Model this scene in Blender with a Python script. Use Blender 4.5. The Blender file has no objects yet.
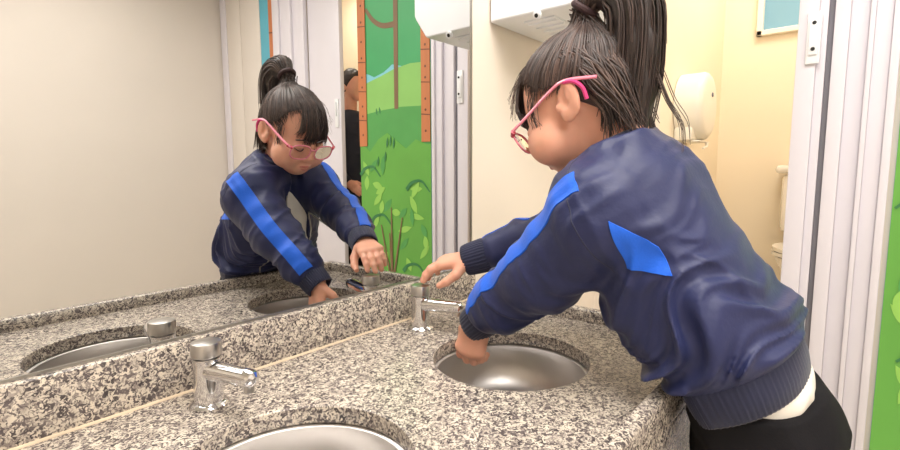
import bpy, bmesh, math, random
import numpy as np
from mathutils import Matrix, Vector

random.seed(7)
rng = np.random.default_rng(7)
scene = bpy.context.scene
COL = scene.collection

# work units -> metres.  Work origin: inner end of the backsplash on the counter top;
# +x along the counter, +y into the mirror wall, z up.  The floor is at z = FLOOR.
S = 0.83
FLOOR = -0.82
def W(p):
    return Vector((p[0]*S, p[1]*S, (p[2]-FLOOR)*S))

# ------------------------------------------------------------------ camera
CAM = np.array([-1.28415, -0.97571, 0.41688])
YAW, PITCH, ROLL, FPX = 0.693203, 0.1110895, -0.0039051, 498.416
def cam_axes():
    cy, sy = math.cos(YAW), math.sin(YAW); cp, sp = math.cos(PITCH), math.sin(PITCH)
    f = np.array([cy*cp, sy*cp, -sp]); r = np.array([sy, -cy, 0.0]); u = np.cross(r, f)
    cr, sr = math.cos(ROLL), math.sin(ROLL)
    return cr*r+sr*u, -sr*r+cr*u, f
cam_data = bpy.data.cameras.new('camera'); cam = bpy.data.objects.new('camera', cam_data)
COL.objects.link(cam); scene.camera = cam
cam_data.sensor_fit = 'HORIZONTAL'; cam_data.sensor_width = 36.0
cam_data.lens = FPX/900*36; cam_data.clip_start = 0.02
_r, _u, _f = cam_axes()
cam.matrix_world = Matrix(((_r[0], _u[0], -_f[0], 0), (_r[1], _u[1], -_f[1], 0),
                           (_r[2], _u[2], -_f[2], 0), (0, 0, 0, 1)))
cam.location = W(CAM)

# ------------------------------------------------------------------ light
world = bpy.data.worlds.new('world'); scene.world = world; world.use_nodes = True
wb = world.node_tree.nodes['Background']
wb.inputs[0].default_value = (0.80, 0.88, 1.0, 1); wb.inputs[1].default_value = 1.0
def area(name, loc, rot, sx, sy, power, col):
    d = bpy.data.lights.new(name, 'AREA'); d.shape = 'RECTANGLE'
    d.size = sx*S; d.size_y = sy*S; d.energy = power; d.color = col
    o = bpy.data.objects.new(name, d); COL.objects.link(o)
    o.location = W(loc); o.rotation_euler = rot
    return o
CEIL = 2.15
area('ceiling_lamp_light', (-0.70, -0.95, CEIL-0.06), (0, 0, 0), 1.2, 1.0, 27, (1.0, 0.975, 0.955))
area('ceiling_lamp_light', (-1.9, -2.4, CEIL-0.06), (0, 0, 0), 0.9, 0.9, 24, (1.0, 0.975, 0.955))
area('ceiling_lamp_light', (-0.3, -2.5, CEIL-0.06), (0, 0, 0), 0.9, 0.9, 11, (1.0, 0.975, 0.955))
area('stall_lamp_light', (1.55, -0.85, CEIL-0.06), (0, 0, 0), 0.6, 0.7, 11, (1.0, 0.94, 0.86))
area('corridor_fill_light', (1.45, -2.6, CEIL-0.06), (0, 0, 0), 0.4, 0.4, 9, (1.0, 0.93, 0.80))  # fill added so the corridor behind the far doorway is not black
scene.view_settings.view_transform = 'Standard'
scene.view_settings.look = 'None'
scene.view_settings.gamma = 1.0
scene.view_settings.exposure = -0.10
scene.view_settings.use_curve_mapping = False

# ------------------------------------------------------------------ helpers
BASE = {}
def lin(c):
    return tuple(((x/255)/12.92 if x/255 <= 0.04045 else ((x/255+0.055)/1.055)**2.4) for x in c) + (1.0,)
def _nodes(m):
    m.use_nodes = True
    return m.node_tree, m.node_tree.nodes['Principled BSDF']
def mat(name, rgb, rough=0.5, metal=0.0, var=0.06, vscale=8.0, bump=0.0, bscale=60.0, spec=None,
        coat=0.0, sheen=0.0, sub=0.0, rvar=0.0, stretch=None):
    m = bpy.data.materials.new(name); nt, b = _nodes(m)
    tc = nt.nodes.new('ShaderNodeTexCoord')
    mp = nt.nodes.new('ShaderNodeMapping'); nt.links.new(tc.outputs['Object'], mp.inputs[0])
    if stretch: mp.inputs['Scale'].default_value = stretch
    n = nt.nodes.new('ShaderNodeTexNoise'); n.inputs['Scale'].default_value = vscale
    n.inputs['Detail'].default_value = 4
    nt.links.new(mp.outputs[0], n.inputs['Vector'])
    r = nt.nodes.new('ShaderNodeValToRGB')
    c = np.array(lin(rgb))
    lo = tuple(np.clip(c[:3]*(1-var), 0, 1))+(1,); hi = tuple(np.clip(c[:3]*(1+var), 0, 1))+(1,)
    r.color_ramp.elements[0].color = lo; r.color_ramp.elements[1].color = hi
    r.color_ramp.elements[0].position = 0.3; r.color_ramp.elements[1].position = 0.7
    nt.links.new(n.outputs['Fac'], r.inputs[0]); nt.links.new(r.outputs[0], b.inputs['Base Color'])
    b.inputs['Roughness'].default_value = rough; b.inputs['Metallic'].default_value = metal
    if spec is not None: b.inputs['Specular IOR Level'].default_value = spec
    if coat: b.inputs['Coat Weight'].default_value = coat
    if sheen: b.inputs['Sheen Weight'].default_value = sheen
    if sub:
        b.inputs['Subsurface Weight'].default_value = sub
        b.inputs['Subsurface Radius'].default_value = (0.012, 0.005, 0.003)
    if rvar:
        mr = nt.nodes.new('ShaderNodeMapRange')
        mr.inputs[3].default_value = max(0, rough-rvar); mr.inputs[4].default_value = rough+rvar
        nt.links.new(n.outputs['Fac'], mr.inputs[0]); nt.links.new(mr.outputs[0], b.inputs['Roughness'])
    if bump:
        n2 = nt.nodes.new('ShaderNodeTexNoise'); n2.inputs['Scale'].default_value = bscale
        n2.inputs['Detail'].default_value = 6
        nt.links.new(mp.outputs[0], n2.inputs['Vector'])
        bp = nt.nodes.new('ShaderNodeBump'); bp.inputs['Strength'].default_value = bump
        bp.inputs['Distance'].default_value = 0.004
        nt.links.new(n2.outputs['Fac'], bp.inputs['Height']); nt.links.new(bp.outputs[0], b.inputs['Normal'])
    return m

def props(o, label=None, cat=None, group=None, kind=None):
    if label: o['label'] = label
    if cat: o['category'] = cat
    if group: o['group'] = group
    if kind: o['kind'] = kind
    return o
def thing(name, base, label, cat, group=None):
    o = bpy.data.objects.new(name, None); COL.objects.link(o)
    o.location = W(base); o.empty_display_size = 0.05; BASE[o.name] = np.array(base, float)
    return props(o, label, cat, group)
def mesh(name, V, F, m, parent=None, base=None, smooth=True, sharp=None, fmat=None):
    V = np.asarray(V, float)
    if parent is not None: b = BASE[parent.name]
    elif base is not None: b = np.array(base, float)
    else: b = np.array([V[:, 0].mean(), V[:, 1].mean(), V[:, 2].min()])
    me = bpy.data.meshes.new(name)
    me.from_pydata(((V-b)*S).tolist(), [], [list(map(int, f)) for f in F]); me.update()
    ms = m if isinstance(m, (list, tuple)) else [m]
    for x in ms: me.materials.append(x)
    if fmat is not None: me.polygons.foreach_set('material_index', np.asarray(fmat, np.int32))
    if smooth:
        me.polygons.foreach_set('use_smooth', np.ones(len(me.polygons), bool))
        if sharp:
            me.set_sharp_from_angle(angle=math.radians(sharp))
    o = bpy.data.objects.new(name, me); COL.objects.link(o)
    BASE[o.name] = b
    if parent is not None: o.parent = parent
    else: o.location = W(b)
    return o
class MB:
    """collects shapes into one mesh"""
    def __init__(self): self.V = []; self.F = []; self.M = []
    def add(self, V, F, mi=0):
        k = len(self.V); self.V += [tuple(v) for v in V]; self.F += [tuple(i+k for i in f) for f in F]
        self.M += [mi]*len(F); return self
    def box(self, a, b, bev=0.0, mi=0):
        a = np.minimum(a, b).astype(float), np.maximum(a, b).astype(float)
        lo, hi = a
        bm = bmesh.new(); bmesh.ops.create_cube(bm, size=1.0)
        c = (lo+hi)/2; d = hi-lo
        for v in bm.verts: v.co = Vector((c[0]+v.co.x*d[0], c[1]+v.co.y*d[1], c[2]+v.co.z*d[2]))
        if bev > 0:
            bmesh.ops.bevel(bm, geom=list(bm.edges), offset=min(bev, d.min()*0.45), segments=2, profile=0.5, affect='EDGES')
        bm.verts.index_update()
        self.add([v.co[:] for v in bm.verts], [[v.index for v in f.verts] for f in bm.faces], mi); bm.free(); return self
    def lathe(self, prof, c, n=48, axis=(0, 0, 1), mi=0, cap0=True, cap1=True):
        ax = np.array(axis, float); ax /= np.linalg.norm(ax)
        t = np.array([1, 0, 0.]) if abs(ax[0]) < 0.8 else np.array([0, 1, 0.])
        e1 = np.cross(ax, t); e1 /= np.linalg.norm(e1); e2 = np.cross(ax, e1)
        c = np.array(c, float); V = []; F = []
        for r, h in prof:
            for k in range(n):
                a = 2*math.pi*k/n
                V.append(c+ax*h+(e1*math.cos(a)+e2*math.sin(a))*r)
        for i in range(len(prof)-1):
            for k in range(n):
                F.append((i*n+k, i*n+(k+1) % n, (i+1)*n+(k+1) % n, (i+1)*n+k))
        if cap0: F.append(tuple(range(n))[::-1])
        if cap1: F.append(tuple(range((len(prof)-1)*n, len(prof)*n)))
        return self.add(V, F, mi)
    def tube(self, pts, rad, n=10, mi=0, cap=True, flat=1.0, up=None):
        pts = np.asarray(pts, float); rad = np.broadcast_to(np.asarray(rad, float), (len(pts),))
        V = []; F = []; prev = None
        for i, p in enumerate(pts):
            t = pts[min(i+1, len(pts)-1)]-pts[max(i-1, 0)]; t = t/(np.linalg.norm(t)+1e-12)
            if prev is None:
                a = np.array(up if up is not None else ((0, 0, 1.) if abs(t[2]) < 0.9 else (1., 0, 0)))
            else: a = prev
            e1 = a-t*(a@t); e1 /= np.linalg.norm(e1)+1e-12; e2 = np.cross(t, e1); prev = e1
            for k in range(n):
                an = 2*math.pi*k/n
                V.append(p+rad[i]*(math.cos(an)*e1+math.sin(an)*e2*flat))
        m = len(pts)
        for i in range(m-1):
            for k in range(n): F.append((i*n+k, i*n+(k+1) % n, (i+1)*n+(k+1) % n, (i+1)*n+k))
        if cap: F.append(tuple(range(n))[::-1]); F.append(tuple(range((m-1)*n, m*n)))
        return self.add(V, F, mi)
    def prism(self, poly, fn, h0, h1, mi=0):
        """polygon (a,b) extruded between h0 and h1; fn(a,b,h) -> point"""
        n = len(poly)
        V = [fn(a, b, h0) for a, b in poly]+[fn(a, b, h1) for a, b in poly]
        F = [tuple(range(n))[::-1], tuple(range(n, 2*n))]+[(i, (i+1) % n, n+(i+1) % n, n+i) for i in range(n)]
        return self.add(V, F, mi)
    def build(self, name, m, parent=None, base=None, smooth=True, sharp=35):
        o = mesh(name, self.V, self.F, m, parent, base, smooth, sharp, self.M if isinstance(m, (list, tuple)) else None)
        bm = bmesh.new(); bm.from_mesh(o.data); bmesh.ops.recalc_face_normals(bm, faces=bm.faces); bm.to_mesh(o.data); bm.free()
        return o
def spline(pts, n):
    """Catmull-Rom through pts"""
    P = np.asarray(pts, float); P = np.vstack([2*P[0]-P[1], P, 2*P[-1]-P[-2]]); out = []
    m = len(P)-3
    for q in np.linspace(0, m-1e-6, n):
        i = int(q); t = q-i; a, b, c, d = P[i:i+4]
        out.append(0.5*((2*b)+(-a+c)*t+(2*a-5*b+4*c-d)*t*t+(-a+3*b-3*c+d)*t**3))
    return np.array(out)
def copy_tree(o, shift, parent=None):
    c = o.copy(); COL.objects.link(c)
    if parent is None: c.location = o.location+Vector(shift)*S
    else: c.parent = parent
    for ch in list(o.children): copy_tree(ch, shift, c)
    return c

# ------------------------------------------------------------------ materials
M = {}
M['wall'] = mat('painted_wall_cream', (232, 221, 207), 0.75, var=0.02, vscale=3, bump=0.05, bscale=120)
M['wall_grey'] = mat('painted_wall_grey', (224, 216, 208), 0.8, var=0.02, vscale=2, bump=0.05, bscale=120)
M['stall'] = mat('painted_wall_warm', (240, 225, 198), 0.7, var=0.02, vscale=3, bump=0.05, bscale=120)
M['ceil'] = mat('ceiling_paint', (240, 238, 232), 0.9, var=0.02)
M['floor'] = mat('floor_tile', (212, 202, 186), 0.35, var=0.06, vscale=5)
M['alu'] = mat('white_lacquered_aluminium', (224, 220, 228), 0.38, var=0.015, vscale=4)
M['gap'] = mat('grey_rubber_gap', (120, 118, 126), 0.6, var=0.05)
M['white'] = mat('white_plastic', (238, 240, 244), 0.32, var=0.015, vscale=6)
M['ivory'] = mat('ivory_plastic', (242, 234, 216), 0.35, var=0.015, vscale=6)
M['ceramic'] = mat('white_ceramic', (243, 236, 222), 0.12, var=0.01, coat=0.4)
M['chrome'] = mat('chrome', (226, 226, 228), 0.09, 1.0, var=0.03, vscale=20, rvar=0.03)
M['chrome_top'] = mat('brushed_chrome', (196, 194, 192), 0.28, 1.0, var=0.05, vscale=60)
M['steel'] = mat('brushed_stainless_steel', (206, 202, 199), 0.36, 1.0, var=0.05, vscale=12, rvar=0.05, bump=0.03, bscale=220)
M['dark'] = mat('dark_hole', (30, 28, 28), 0.6, var=0.1)
M['caulk'] = mat('aged_caulk', (212, 192, 166), 0.6, var=0.12, vscale=25)
M['mirror_edge'] = mat('mirror_edge_aluminium', (170, 168, 164), 0.3, 1.0, var=0.05)

def granite():
    m = bpy.data.materials.new('speckled_granite'); nt, b = _nodes(m); L = nt.links.new
    tc = nt.nodes.new('ShaderNodeTexCoord')
    def noise(scale, det, dist, rough=0.5, off=0.0):
        mp = nt.nodes.new('ShaderNodeMapping'); mp.inputs['Location'].default_value = (off, off*1.7, off*0.6)
        L(tc.outputs['Object'], mp.inputs[0])
        n = nt.nodes.new('ShaderNodeTexNoise'); n.inputs['Scale'].default_value = scale
        n.inputs['Detail'].default_value = det; n.inputs['Distortion'].default_value = dist
        n.inputs['Roughness'].default_value = rough; L(mp.outputs[0], n.inputs['Vector']); return n
    def ramp(src, els):
        r = nt.nodes.new('ShaderNodeValToRGB'); cr = r.color_ramp
        while len(cr.elements) < len(els): cr.elements.new(0.5)
        for e, (p, c) in zip(cr.elements, els): e.position = p; e.color = lin(c)
        L(src, r.inputs[0]); return r
    def mix(f, a, c):
        x = nt.nodes.new('ShaderNodeMix'); x.data_type = 'RGBA'
        L(f, x.inputs['Factor']); L(a, x.inputs[6]); L(c, x.inputs[7]); return x.outputs[2]
    base = ramp(noise(54, 3, 0.6).outputs['Fac'], [(0.30, (176, 165, 152)), (0.5, (208, 197, 181)), (0.72, (228, 216, 198))])
    grey = ramp(noise(185, 2, 1.2, off=3).outputs['Fac'], [(0.3, (128, 118, 112)), (0.7, (165, 154, 146))])
    dark = ramp(noise(70, 2, 0.5, off=9).outputs['Fac'], [(0.3, (66, 60, 61)), (0.7, (112, 102, 100))])
    g_m = ramp(noise(176, 2.5, 1.2, off=5).outputs['Fac'], [(0.50, (0, 0, 0)), (0.56, (255, 255, 255))])
    d_m = ramp(noise(158, 2.5, 1.3, off=12).outputs['Fac'], [(0.508, (0, 0, 0)), (0.555, (255, 255, 255))])
    c1 = mix(g_m.outputs[0], base.outputs[0], grey.outputs[0])
    c2 = mix(d_m.outputs[0], c1, dark.outputs[0])
    L(c2, b.inputs['Base Color']); b.inputs['Roughness'].default_value = 0.24
    return m
M['granite'] = granite()
def mirror_mat():
    m = bpy.data.materials.new('mirror_glass'); nt, b = _nodes(m)
    n = nt.nodes.new('ShaderNodeTexNoise'); n.inputs['Scale'].default_value = 1.5
    r = nt.nodes.new('ShaderNodeValToRGB')
    r.color_ramp.elements[0].color = (0.705, 0.708, 0.70, 1); r.color_ramp.elements[1].color = (0.735, 0.738, 0.73, 1)
    nt.links.new(n.outputs['Fac'], r.inputs[0]); nt.links.new(r.outputs[0], b.inputs['Base Color'])
    b.inputs['Metallic'].default_value = 1; b.inputs['Roughness'].default_value = 0.0
    return m
M['mirror'] = mirror_mat()
def emit(name, rgb, s):
    m = bpy.data.materials.new(name); nt, b = _nodes(m)
    b.inputs['Base Color'].default_value = lin(rgb); b.inputs['Emission Color'].default_value = lin(rgb)
    b.inputs['Emission Strength'].default_value = s; return m
_b = M['steel'].node_tree; _p = _b.nodes['Principled BSDF']; _p.inputs['Anisotropic'].default_value = 0.75
_t = _b.nodes.new('ShaderNodeTangent'); _t.direction_type = 'RADIAL'; _t.axis = 'Z'; _b.links.new(_t.outputs[0], _p.inputs['Tangent'])
M['lamp'] = emit('lamp_diffuser', (255, 246, 232), 4.0)
# ================================================================== SETTING
XE = 1.0                      # wall with the stall doorway and the mural
YB = -3.6                      # wall opposite the mirror
XW = -3.4                      # wall behind the camera
STL, STR, STB = -0.25, -1.55, 2.22
def structure(name, mb, m, smooth=False):
    return props(mb.build(name, m, smooth=smooth), kind='structure')
B = lambda a, b, bev=0: MB().box(a, b, bev)
structure('floor', B((XW-0.1, YB-0.1, FLOOR-0.08), (STB+0.1, 0.1, FLOOR)), M['floor'])
structure('ceiling', B((XW-0.1, YB-0.1, CEIL), (STB+0.1, 0.1, CEIL+0.08)), M['ceil'])
structure('wall_mirror_side', B((XW-0.1, 0.006, FLOOR), (STB+0.1, 0.1, CEIL)), M['wall'])
structure('wall_far_side', B((XW-0.1, YB-0.1, FLOOR), (XE+0.9, YB, CEIL)), M['wall_grey'])
structure('wall_camera_side', B((XW-0.1, YB, FLOOR), (XW, 0.006, CEIL)), M['wall'])
# the wall with the doorways, in the pieces between its openings
mb = MB()
mb.box((XE, STL+0.0, FLOOR), (XE+0.06, 0.006, CEIL))             # left of the stall doorway
mb.box((XE, -1.71, FLOOR), (XE+0.06, -0.765, CEIL))              # frame and mural
mb.box((XE, YB, FLOOR), (XE+0.06, -2.30, CEIL))
mb.box((XE, -2.30, 1.75), (XE+0.06, -1.71, CEIL))                # over the far doorway
mb.box((XE, -0.765, 1.75), (XE+0.06, STL, CEIL))                 # over the stall doorway
structure('wall_doorway_side', mb, M['wall'])
structure('wall_stall_left', B((XE+0.06, STL, FLOOR), (STB, 0.006, CEIL)), M['stall'])
mb = MB()
WY0, WY1, WZ0, WZ1 = -0.975, -0.425, 1.185, 1.62
mb.box((STB, STR-0.1, FLOOR), (STB+0.1, STL, WZ0))
mb.box((STB, STR-0.1, WZ1), (STB+0.1, STL, CEIL))
mb.box((STB, STR-0.1, WZ0), (STB+0.1, WY0, WZ1)); mb.box((STB, WY1, WZ0), (STB+0.1, STL, WZ1))
structure('wall_stall_back', mb, M['stall'])
structure('wall_stall_right', B((XE+0.06, STR-0.1, FLOOR), (STB, STR, CEIL)), M['stall'])
mb = MB()
mb.box((XE+0.9, YB, FLOOR), (XE+1.0, STR-0.1, CEIL))
structure('wall_corridor', mb, M['stall'])
# stall window
g = emit('frosted_window_glass', (112, 152, 168), 0.35)
fr = MB()
for a, b in (((STB-0.03, WY1-0.03, WZ0), (STB+0.05, WY1, WZ1)), ((STB-0.03, WY0, WZ0), (STB+0.05, WY0+0.03, WZ1)),
             ((STB-0.03, WY0, WZ0), (STB+0.05, WY1, WZ0+0.03)), ((STB-0.03, WY0, WZ1-0.03), (STB+0.05, WY1, WZ1))):
    fr.box(a, b, 0.004)
wf = structure('window_1', fr, M['ivory'])
MB().box((STB+0.02, WY0+0.03, WZ0+0.03), (STB+0.028, WY1-0.03, WZ1-0.03)).build('pane', g, wf, smooth=False)

# white aluminium door frame beside the stall doorway (stepped profile)
prof = [(-0.752, -0.811, 0.915, 0), (-0.811, -0.838, 0.930, 0), (-0.838, -0.856, 0.936, 1), (-0.856, -0.899, 0.918, 0),
        (-0.899, -0.951, 0.945, 0), (-0.951, -0.966, 0.925, 0), (-0.966, -1.012, 0.942, 0), (-1.012, -1.036, 0.928, 0)]
mb = MB()
for y0, y1, x, k in prof: mb.box((x+0.04, y0, FLOOR), (1.065, y1, CEIL), 0.003, k)
frame = props(mb.build('trim_1', [M['alu'], M['gap']]), kind='structure')
mb = MB()
mb.box((0.943, -0.822, 0.785), (0.956, -0.780, 0.965), 0.004)
mb.box((0.936, -0.816, 0.815), (0.945, -0.786, 0.935), 0.004)
sp = mb.build('latch_plate', M['white'], frame)
mb = MB()
for z in (0.925, 0.835): mb.lathe([(0.0065, 0), (0.0065, 0.003)], (0.9365, -0.801, z), 14, (-1, 0, 0))
mb.build('screw', M['dark'], sp)

# frame and door leaf of the far doorway, seen in the mirror
mb = MB()
for y0, y1, x in ((-2.30, -2.36, 0.97), (-2.36, -2.46, 0.985), (-2.46, -2.50, 0.965), (-2.50, -2.63, 0.985), (-2.63, -2.72, 0.97)):
    mb.box((x, y0, FLOOR), (1.065, y1, CEIL), 0.004)
structure('trim_2', mb, M['alu'], True)
d1 = structure('door_1', B((1.005, -2.295, FLOOR+0.01), (1.04, -1.93, 1.72), 0.004), M['alu'], True)
mb = MB(); mb.box((0.995, -1.99, 0.72), (1.0055, -1.95, 0.92), 0.004); mb.box((0.985, -1.975, 0.80), (0.996, -1.965, 0.90), 0.003)
mb.build('door_handle', M['white'], d1)
mb = MB(); mb.box((0.98, -3.485, FLOOR), (XE, -3.58, CEIL), 0.004); structure('trim_3', mb, M['alu'], True)
mb = MB(); mb.box((0.993, -2.945, FLOOR), (XE+0.002, -3.25, CEIL), 0.002); mb.box((0.988, -3.252, FLOOR), (XE+0.002, -3.484, CEIL), 0.003); structure('trim_4', mb, M['wall_grey'], True)

# ------------------------------------------------------------------ murals
mg = mat('mural_leaf_green', (84, 160, 84), 0.45, var=0.05); mg2 = mat('mural_crown_green', (70, 165, 104), 0.45, var=0.03)
ml = mat('mural_hill_green', (140, 196, 106), 0.45, var=0.04); mll = mat('mural_light_leaf', (150, 206, 96), 0.45, var=0.03)
md = mat('mural_dark_leaf', (58, 126, 76), 0.45, var=0.03); mbk = mat('mural_brown_trunk', (128, 100, 74), 0.5, var=0.05)
mo = mat('mural_plank_orange', (196, 122, 78), 0.5, var=0.08, vscale=14, stretch=(1, 1, 0.15)); ms = mat('mural_sky_blue', (132, 204, 220), 0.45, var=0.03)
mbush = mat('mural_bush_green', (104, 172, 74), 0.45, var=0.08, vscale=2.5)
mbl = mat('mural_plank_line', (110, 66, 48), 0.5)
MM = [ms, mg2, ml, mg, mbush, mll, md, mbk, mo, mbl]
XM = 0.985
def fy(a, b, h): return (XM-h, -a, b)        # a = distance from the mirror, b = height
def leaf(mb, a, b, L, w, ang, mi, lay):
    t = np.linspace(0, 1, 9); up = [(L*(x-.5), w*math.sin(math.pi*x)) for x in t]; dn = [(x, -y) for x, y in up[-2:0:-1]]
    c, s = math.cos(ang), math.sin(ang)
    mb.prism([(a+x*c-y*s, b+x*s+y*c) for x, y in up+dn], fy, lay, lay+0.0008, mi)
def band(mb, pts, wd, mi, lay):
    p = spline(pts, 16); q = np.gradient(p, axis=0); n = np.stack([-q[:, 1], q[:, 0]], 1); n /= np.linalg.norm(n, axis=1)[:, None]
    ww = np.linspace(wd[0], wd[1], len(p))[:, None]
    A_, B2 = p+n*ww, p-n*ww; k = len(p)
    V = [fy(*q, lay+0.0008) for q in A_]+[fy(*q, lay+0.0008) for q in B2]+[fy(*q, lay-0.0003) for q in A_]+[fy(*q, lay-0.0003) for q in B2]
    F = []
    for i in range(k-1): F += [(i, i+1, k+i+1, k+i), (2*k+i, i, i+1, 2*k+i+1)[::1], (3*k+i+1, k+i+1, k+i, 3*k+i)]
    mb.add(V, F, mi)
mb = MB(); A0, A1 = 1.052, 1.70
mb.box((XM, -A0, FLOOR+0.02), (XE+0.001, -A1, CEIL-0.03), 0, 0)
# crown, hill, lawn and bush as flat printed shapes
mb.prism([(A0, 1.02), (1.12, 1.0), (1.2, 1.02), (1.3, 1.06), (1.38, 1.08), (1.46, 1.04), (1.55, 1.02), (1.62, 1.05), (A1, 1.03), (A1, CEIL-.05), (A0, CEIL-.05)], fy, 0.0004, 0.0012, 1)
mb.prism([(A0, 1.05), (1.12, 1.06), (1.22, 1.065), (1.36, 1.05), (1.48, 1.02), (1.60, 0.995), (A1, 0.97), (A1, 0.5), (A0, 0.5)], fy, 0.0010, 0.0020, 2)
mb.prism([(A0, 0.80), (1.3, 0.81), (1.5, 0.80), (A1, 0.78), (A1, FLOOR+.03), (A0, FLOOR+.03)], fy, 0.0018, 0.0028, 3)
bt = [(A0, 0.57)]+[(A0+0.04+k*0.085, 0.57+0.035*math.sin(k*1.9)+(0.05 if 2 < k < 6 else 0)) for k in range(8)]+[(A1, 0.57), (A1, FLOOR+.03), (A0, FLOOR+.03)]
mb.prism(bt, fy, 0.0026, 0.0036, 4)
band(mb, [(1.345, 0.80), (1.343, 1.1), (1.34, 1.5), (1.34, CEIL-.06)], (0.017, 0.021), 7, 0.0030)
band(mb, [(1.345, 1.32), (1.46, 1.33), (1.55, 1.38), (1.62, 1.46)], (0.018, 0.012), 7, 0.0028)
band(mb, [(1.34, 1.53), (1.24, 1.56), (1.16, 1.63)], (0.018, 0.012), 7, 0.0028)
for a, b in ((1.50, 0.80), (1.53, 0.795)): leaf(mb, a, b, 0.05, 0.008, 1.4, 6, 0.0024)
for a, b in ((1.40, 0.60), (1.37, 0.585), (1.43, 0.59), (1.45, 0.50), (1.52, 0.47)): leaf(mb, a, b, 0.07, 0.009, 1.7, 6, 0.0068+0.0002*a)
r2 = random.Random(5)
for k in range(46):
    a = r2.uniform(A0+0.04, A1-0.05); b = r2.uniform(-0.65, 0.47)
    leaf(mb, a, b, r2.uniform(0.09, 0.13), r2.uniform(0.018, 0.024), r2.uniform(0, 3.1), 5 if k % 5 else 3, 0.0038+k*0.00006)
for a, b in ((1.16, 0.33), (1.60, 0.42), (1.5, 0.1), (1.2, -0.2)):
    band(mb, [(a-0.10, b-0.05), (a-0.03, b+0.015), (a+0.05, b+0.005), (a+0.10, b-0.04)], (0.004, 0.014), 6, 0.0070+0.0003*a)
for da, db in ((0, 0.42), (-0.10, 0.36), (0.10, 0.30), (0.02, 0.25)):
    band(mb, [(1.40, -0.35), (1.40+da*.4, -0.35+db*.5), (1.40+da, -0.25+db)], (0.010, 0.004), 7, 0.0080+0.003*db)
# printed timber posts with nail heads
for a0, a1, zb, side in ((1.625, 1.70, 0.575, 1), (1.054, 1.125, 0.585, -1)):
    mb.prism([(a0, zb), (a1, zb), (a1, CEIL-.04), (a0, CEIL-.04)], fy, 0.0045, 0.0086, 8)
    for z in (0.74, 0.93, 1.12, 1.35, 1.58):
        mb.prism([(a0, z), (a1, z+0.008), (a1, z+0.015), (a0, z+0.006)], fy, 0.0080, 0.0092, 9)
        for k in (0.035, -0.09):
            cc = (a0+a1)/2; mb.prism([(cc+0.008*math.cos(t), z+k+0.008*math.sin(t)) for t in np.linspace(0, 6.28, 9)[:-1]], fy, 0.0080, 0.0094, 9)
o = mb.build('wall_mural', MM, smooth=False)
props(o, 'large green forest mural panel with orange timber posts beside the white door frame', 'mural', 'painted murals')
XM = 0.993
mb = MB(); mb.box((XM, -2.725, 0.0), (XE+0.001, -2.935, CEIL-0.03), 0, 0)
mb.prism([(2.725, 0.0), (2.80, 0.0), (2.80, CEIL-.04), (2.725, CEIL-.04)], fy, 0.0005, 0.004, 8)
for z in (0.95, 1.2, 1.5): mb.prism([(2.725, z), (2.80, z+0.01), (2.80, z+0.02), (2.725, z+0.01)], fy, 0.0042, 0.005, 9)
o = mb.build('wall_mural', [mat('mural_pool_blue', (96, 178, 200), 0.45, var=0.04)]+MM[1:], smooth=False)
props(o, 'narrow sky blue mural with one timber post, above the girl\'s bun in the mirror', 'mural', 'painted murals')

# ================================================================== LAMPS
for (x, y, s, lab) in ((-0.70, -0.95, 1.1, 'square ceiling lamp panel nearest the washbasins'), (-1.9, -2.4, 0.9, 'square ceiling lamp panel behind the camera'),
                       (-0.3, -2.5, 0.9, 'square ceiling lamp panel by the far wall corner'), (1.45, -2.6, 0.4, 'small square ceiling panel added to brighten the corridor'), (1.55, -0.85, 0.6, 'small square ceiling lamp in the toilet stall')):  # the corridor panel is an added, unseen source matching its fill light
    t = thing('ceiling_lamp', (x, y, CEIL-0.05), lab, 'lamp', 'ceiling lamps')
    h = s/2
    mb = MB()
    for sx in (-1, 1):
        mb.box((x+sx*h, y-h-0.03, CEIL-0.05), (x+sx*(h+0.03), y+h+0.03, CEIL-0.001), 0.003)
        mb.box((x-h, y+sx*h, CEIL-0.05), (x+h, y+sx*(h+0.03), CEIL-0.001), 0.003)
    mb.build('frame', M['white'], t)
    MB().box((x-h, y-h, CEIL-0.030), (x+h, y+h, CEIL-0.020)).build('diffuser', M['lamp'], t, smooth=False)

# ================================================================== MIRROR
t = thing('wall_mirror', (-1.35, 0.0, 0.10), 'wide frameless wall mirror standing on the granite backsplash', 'mirror')
MB().box((-2.9, 0.0005, 0.1005), (-0.006, 0.0055, 2.0)).build('mirror_glass', M['mirror'], t, smooth=False)
mb = MB(); mb.box((-0.006, -0.003, 0.1005), (0.0, 0.0058, 2.0), 0.001)
mb.box((-2.9, -0.0016, 0.1002), (-0.006, 0.0003, 0.1050))
mb.build('edge_trim', M['mirror_edge'], t)

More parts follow.
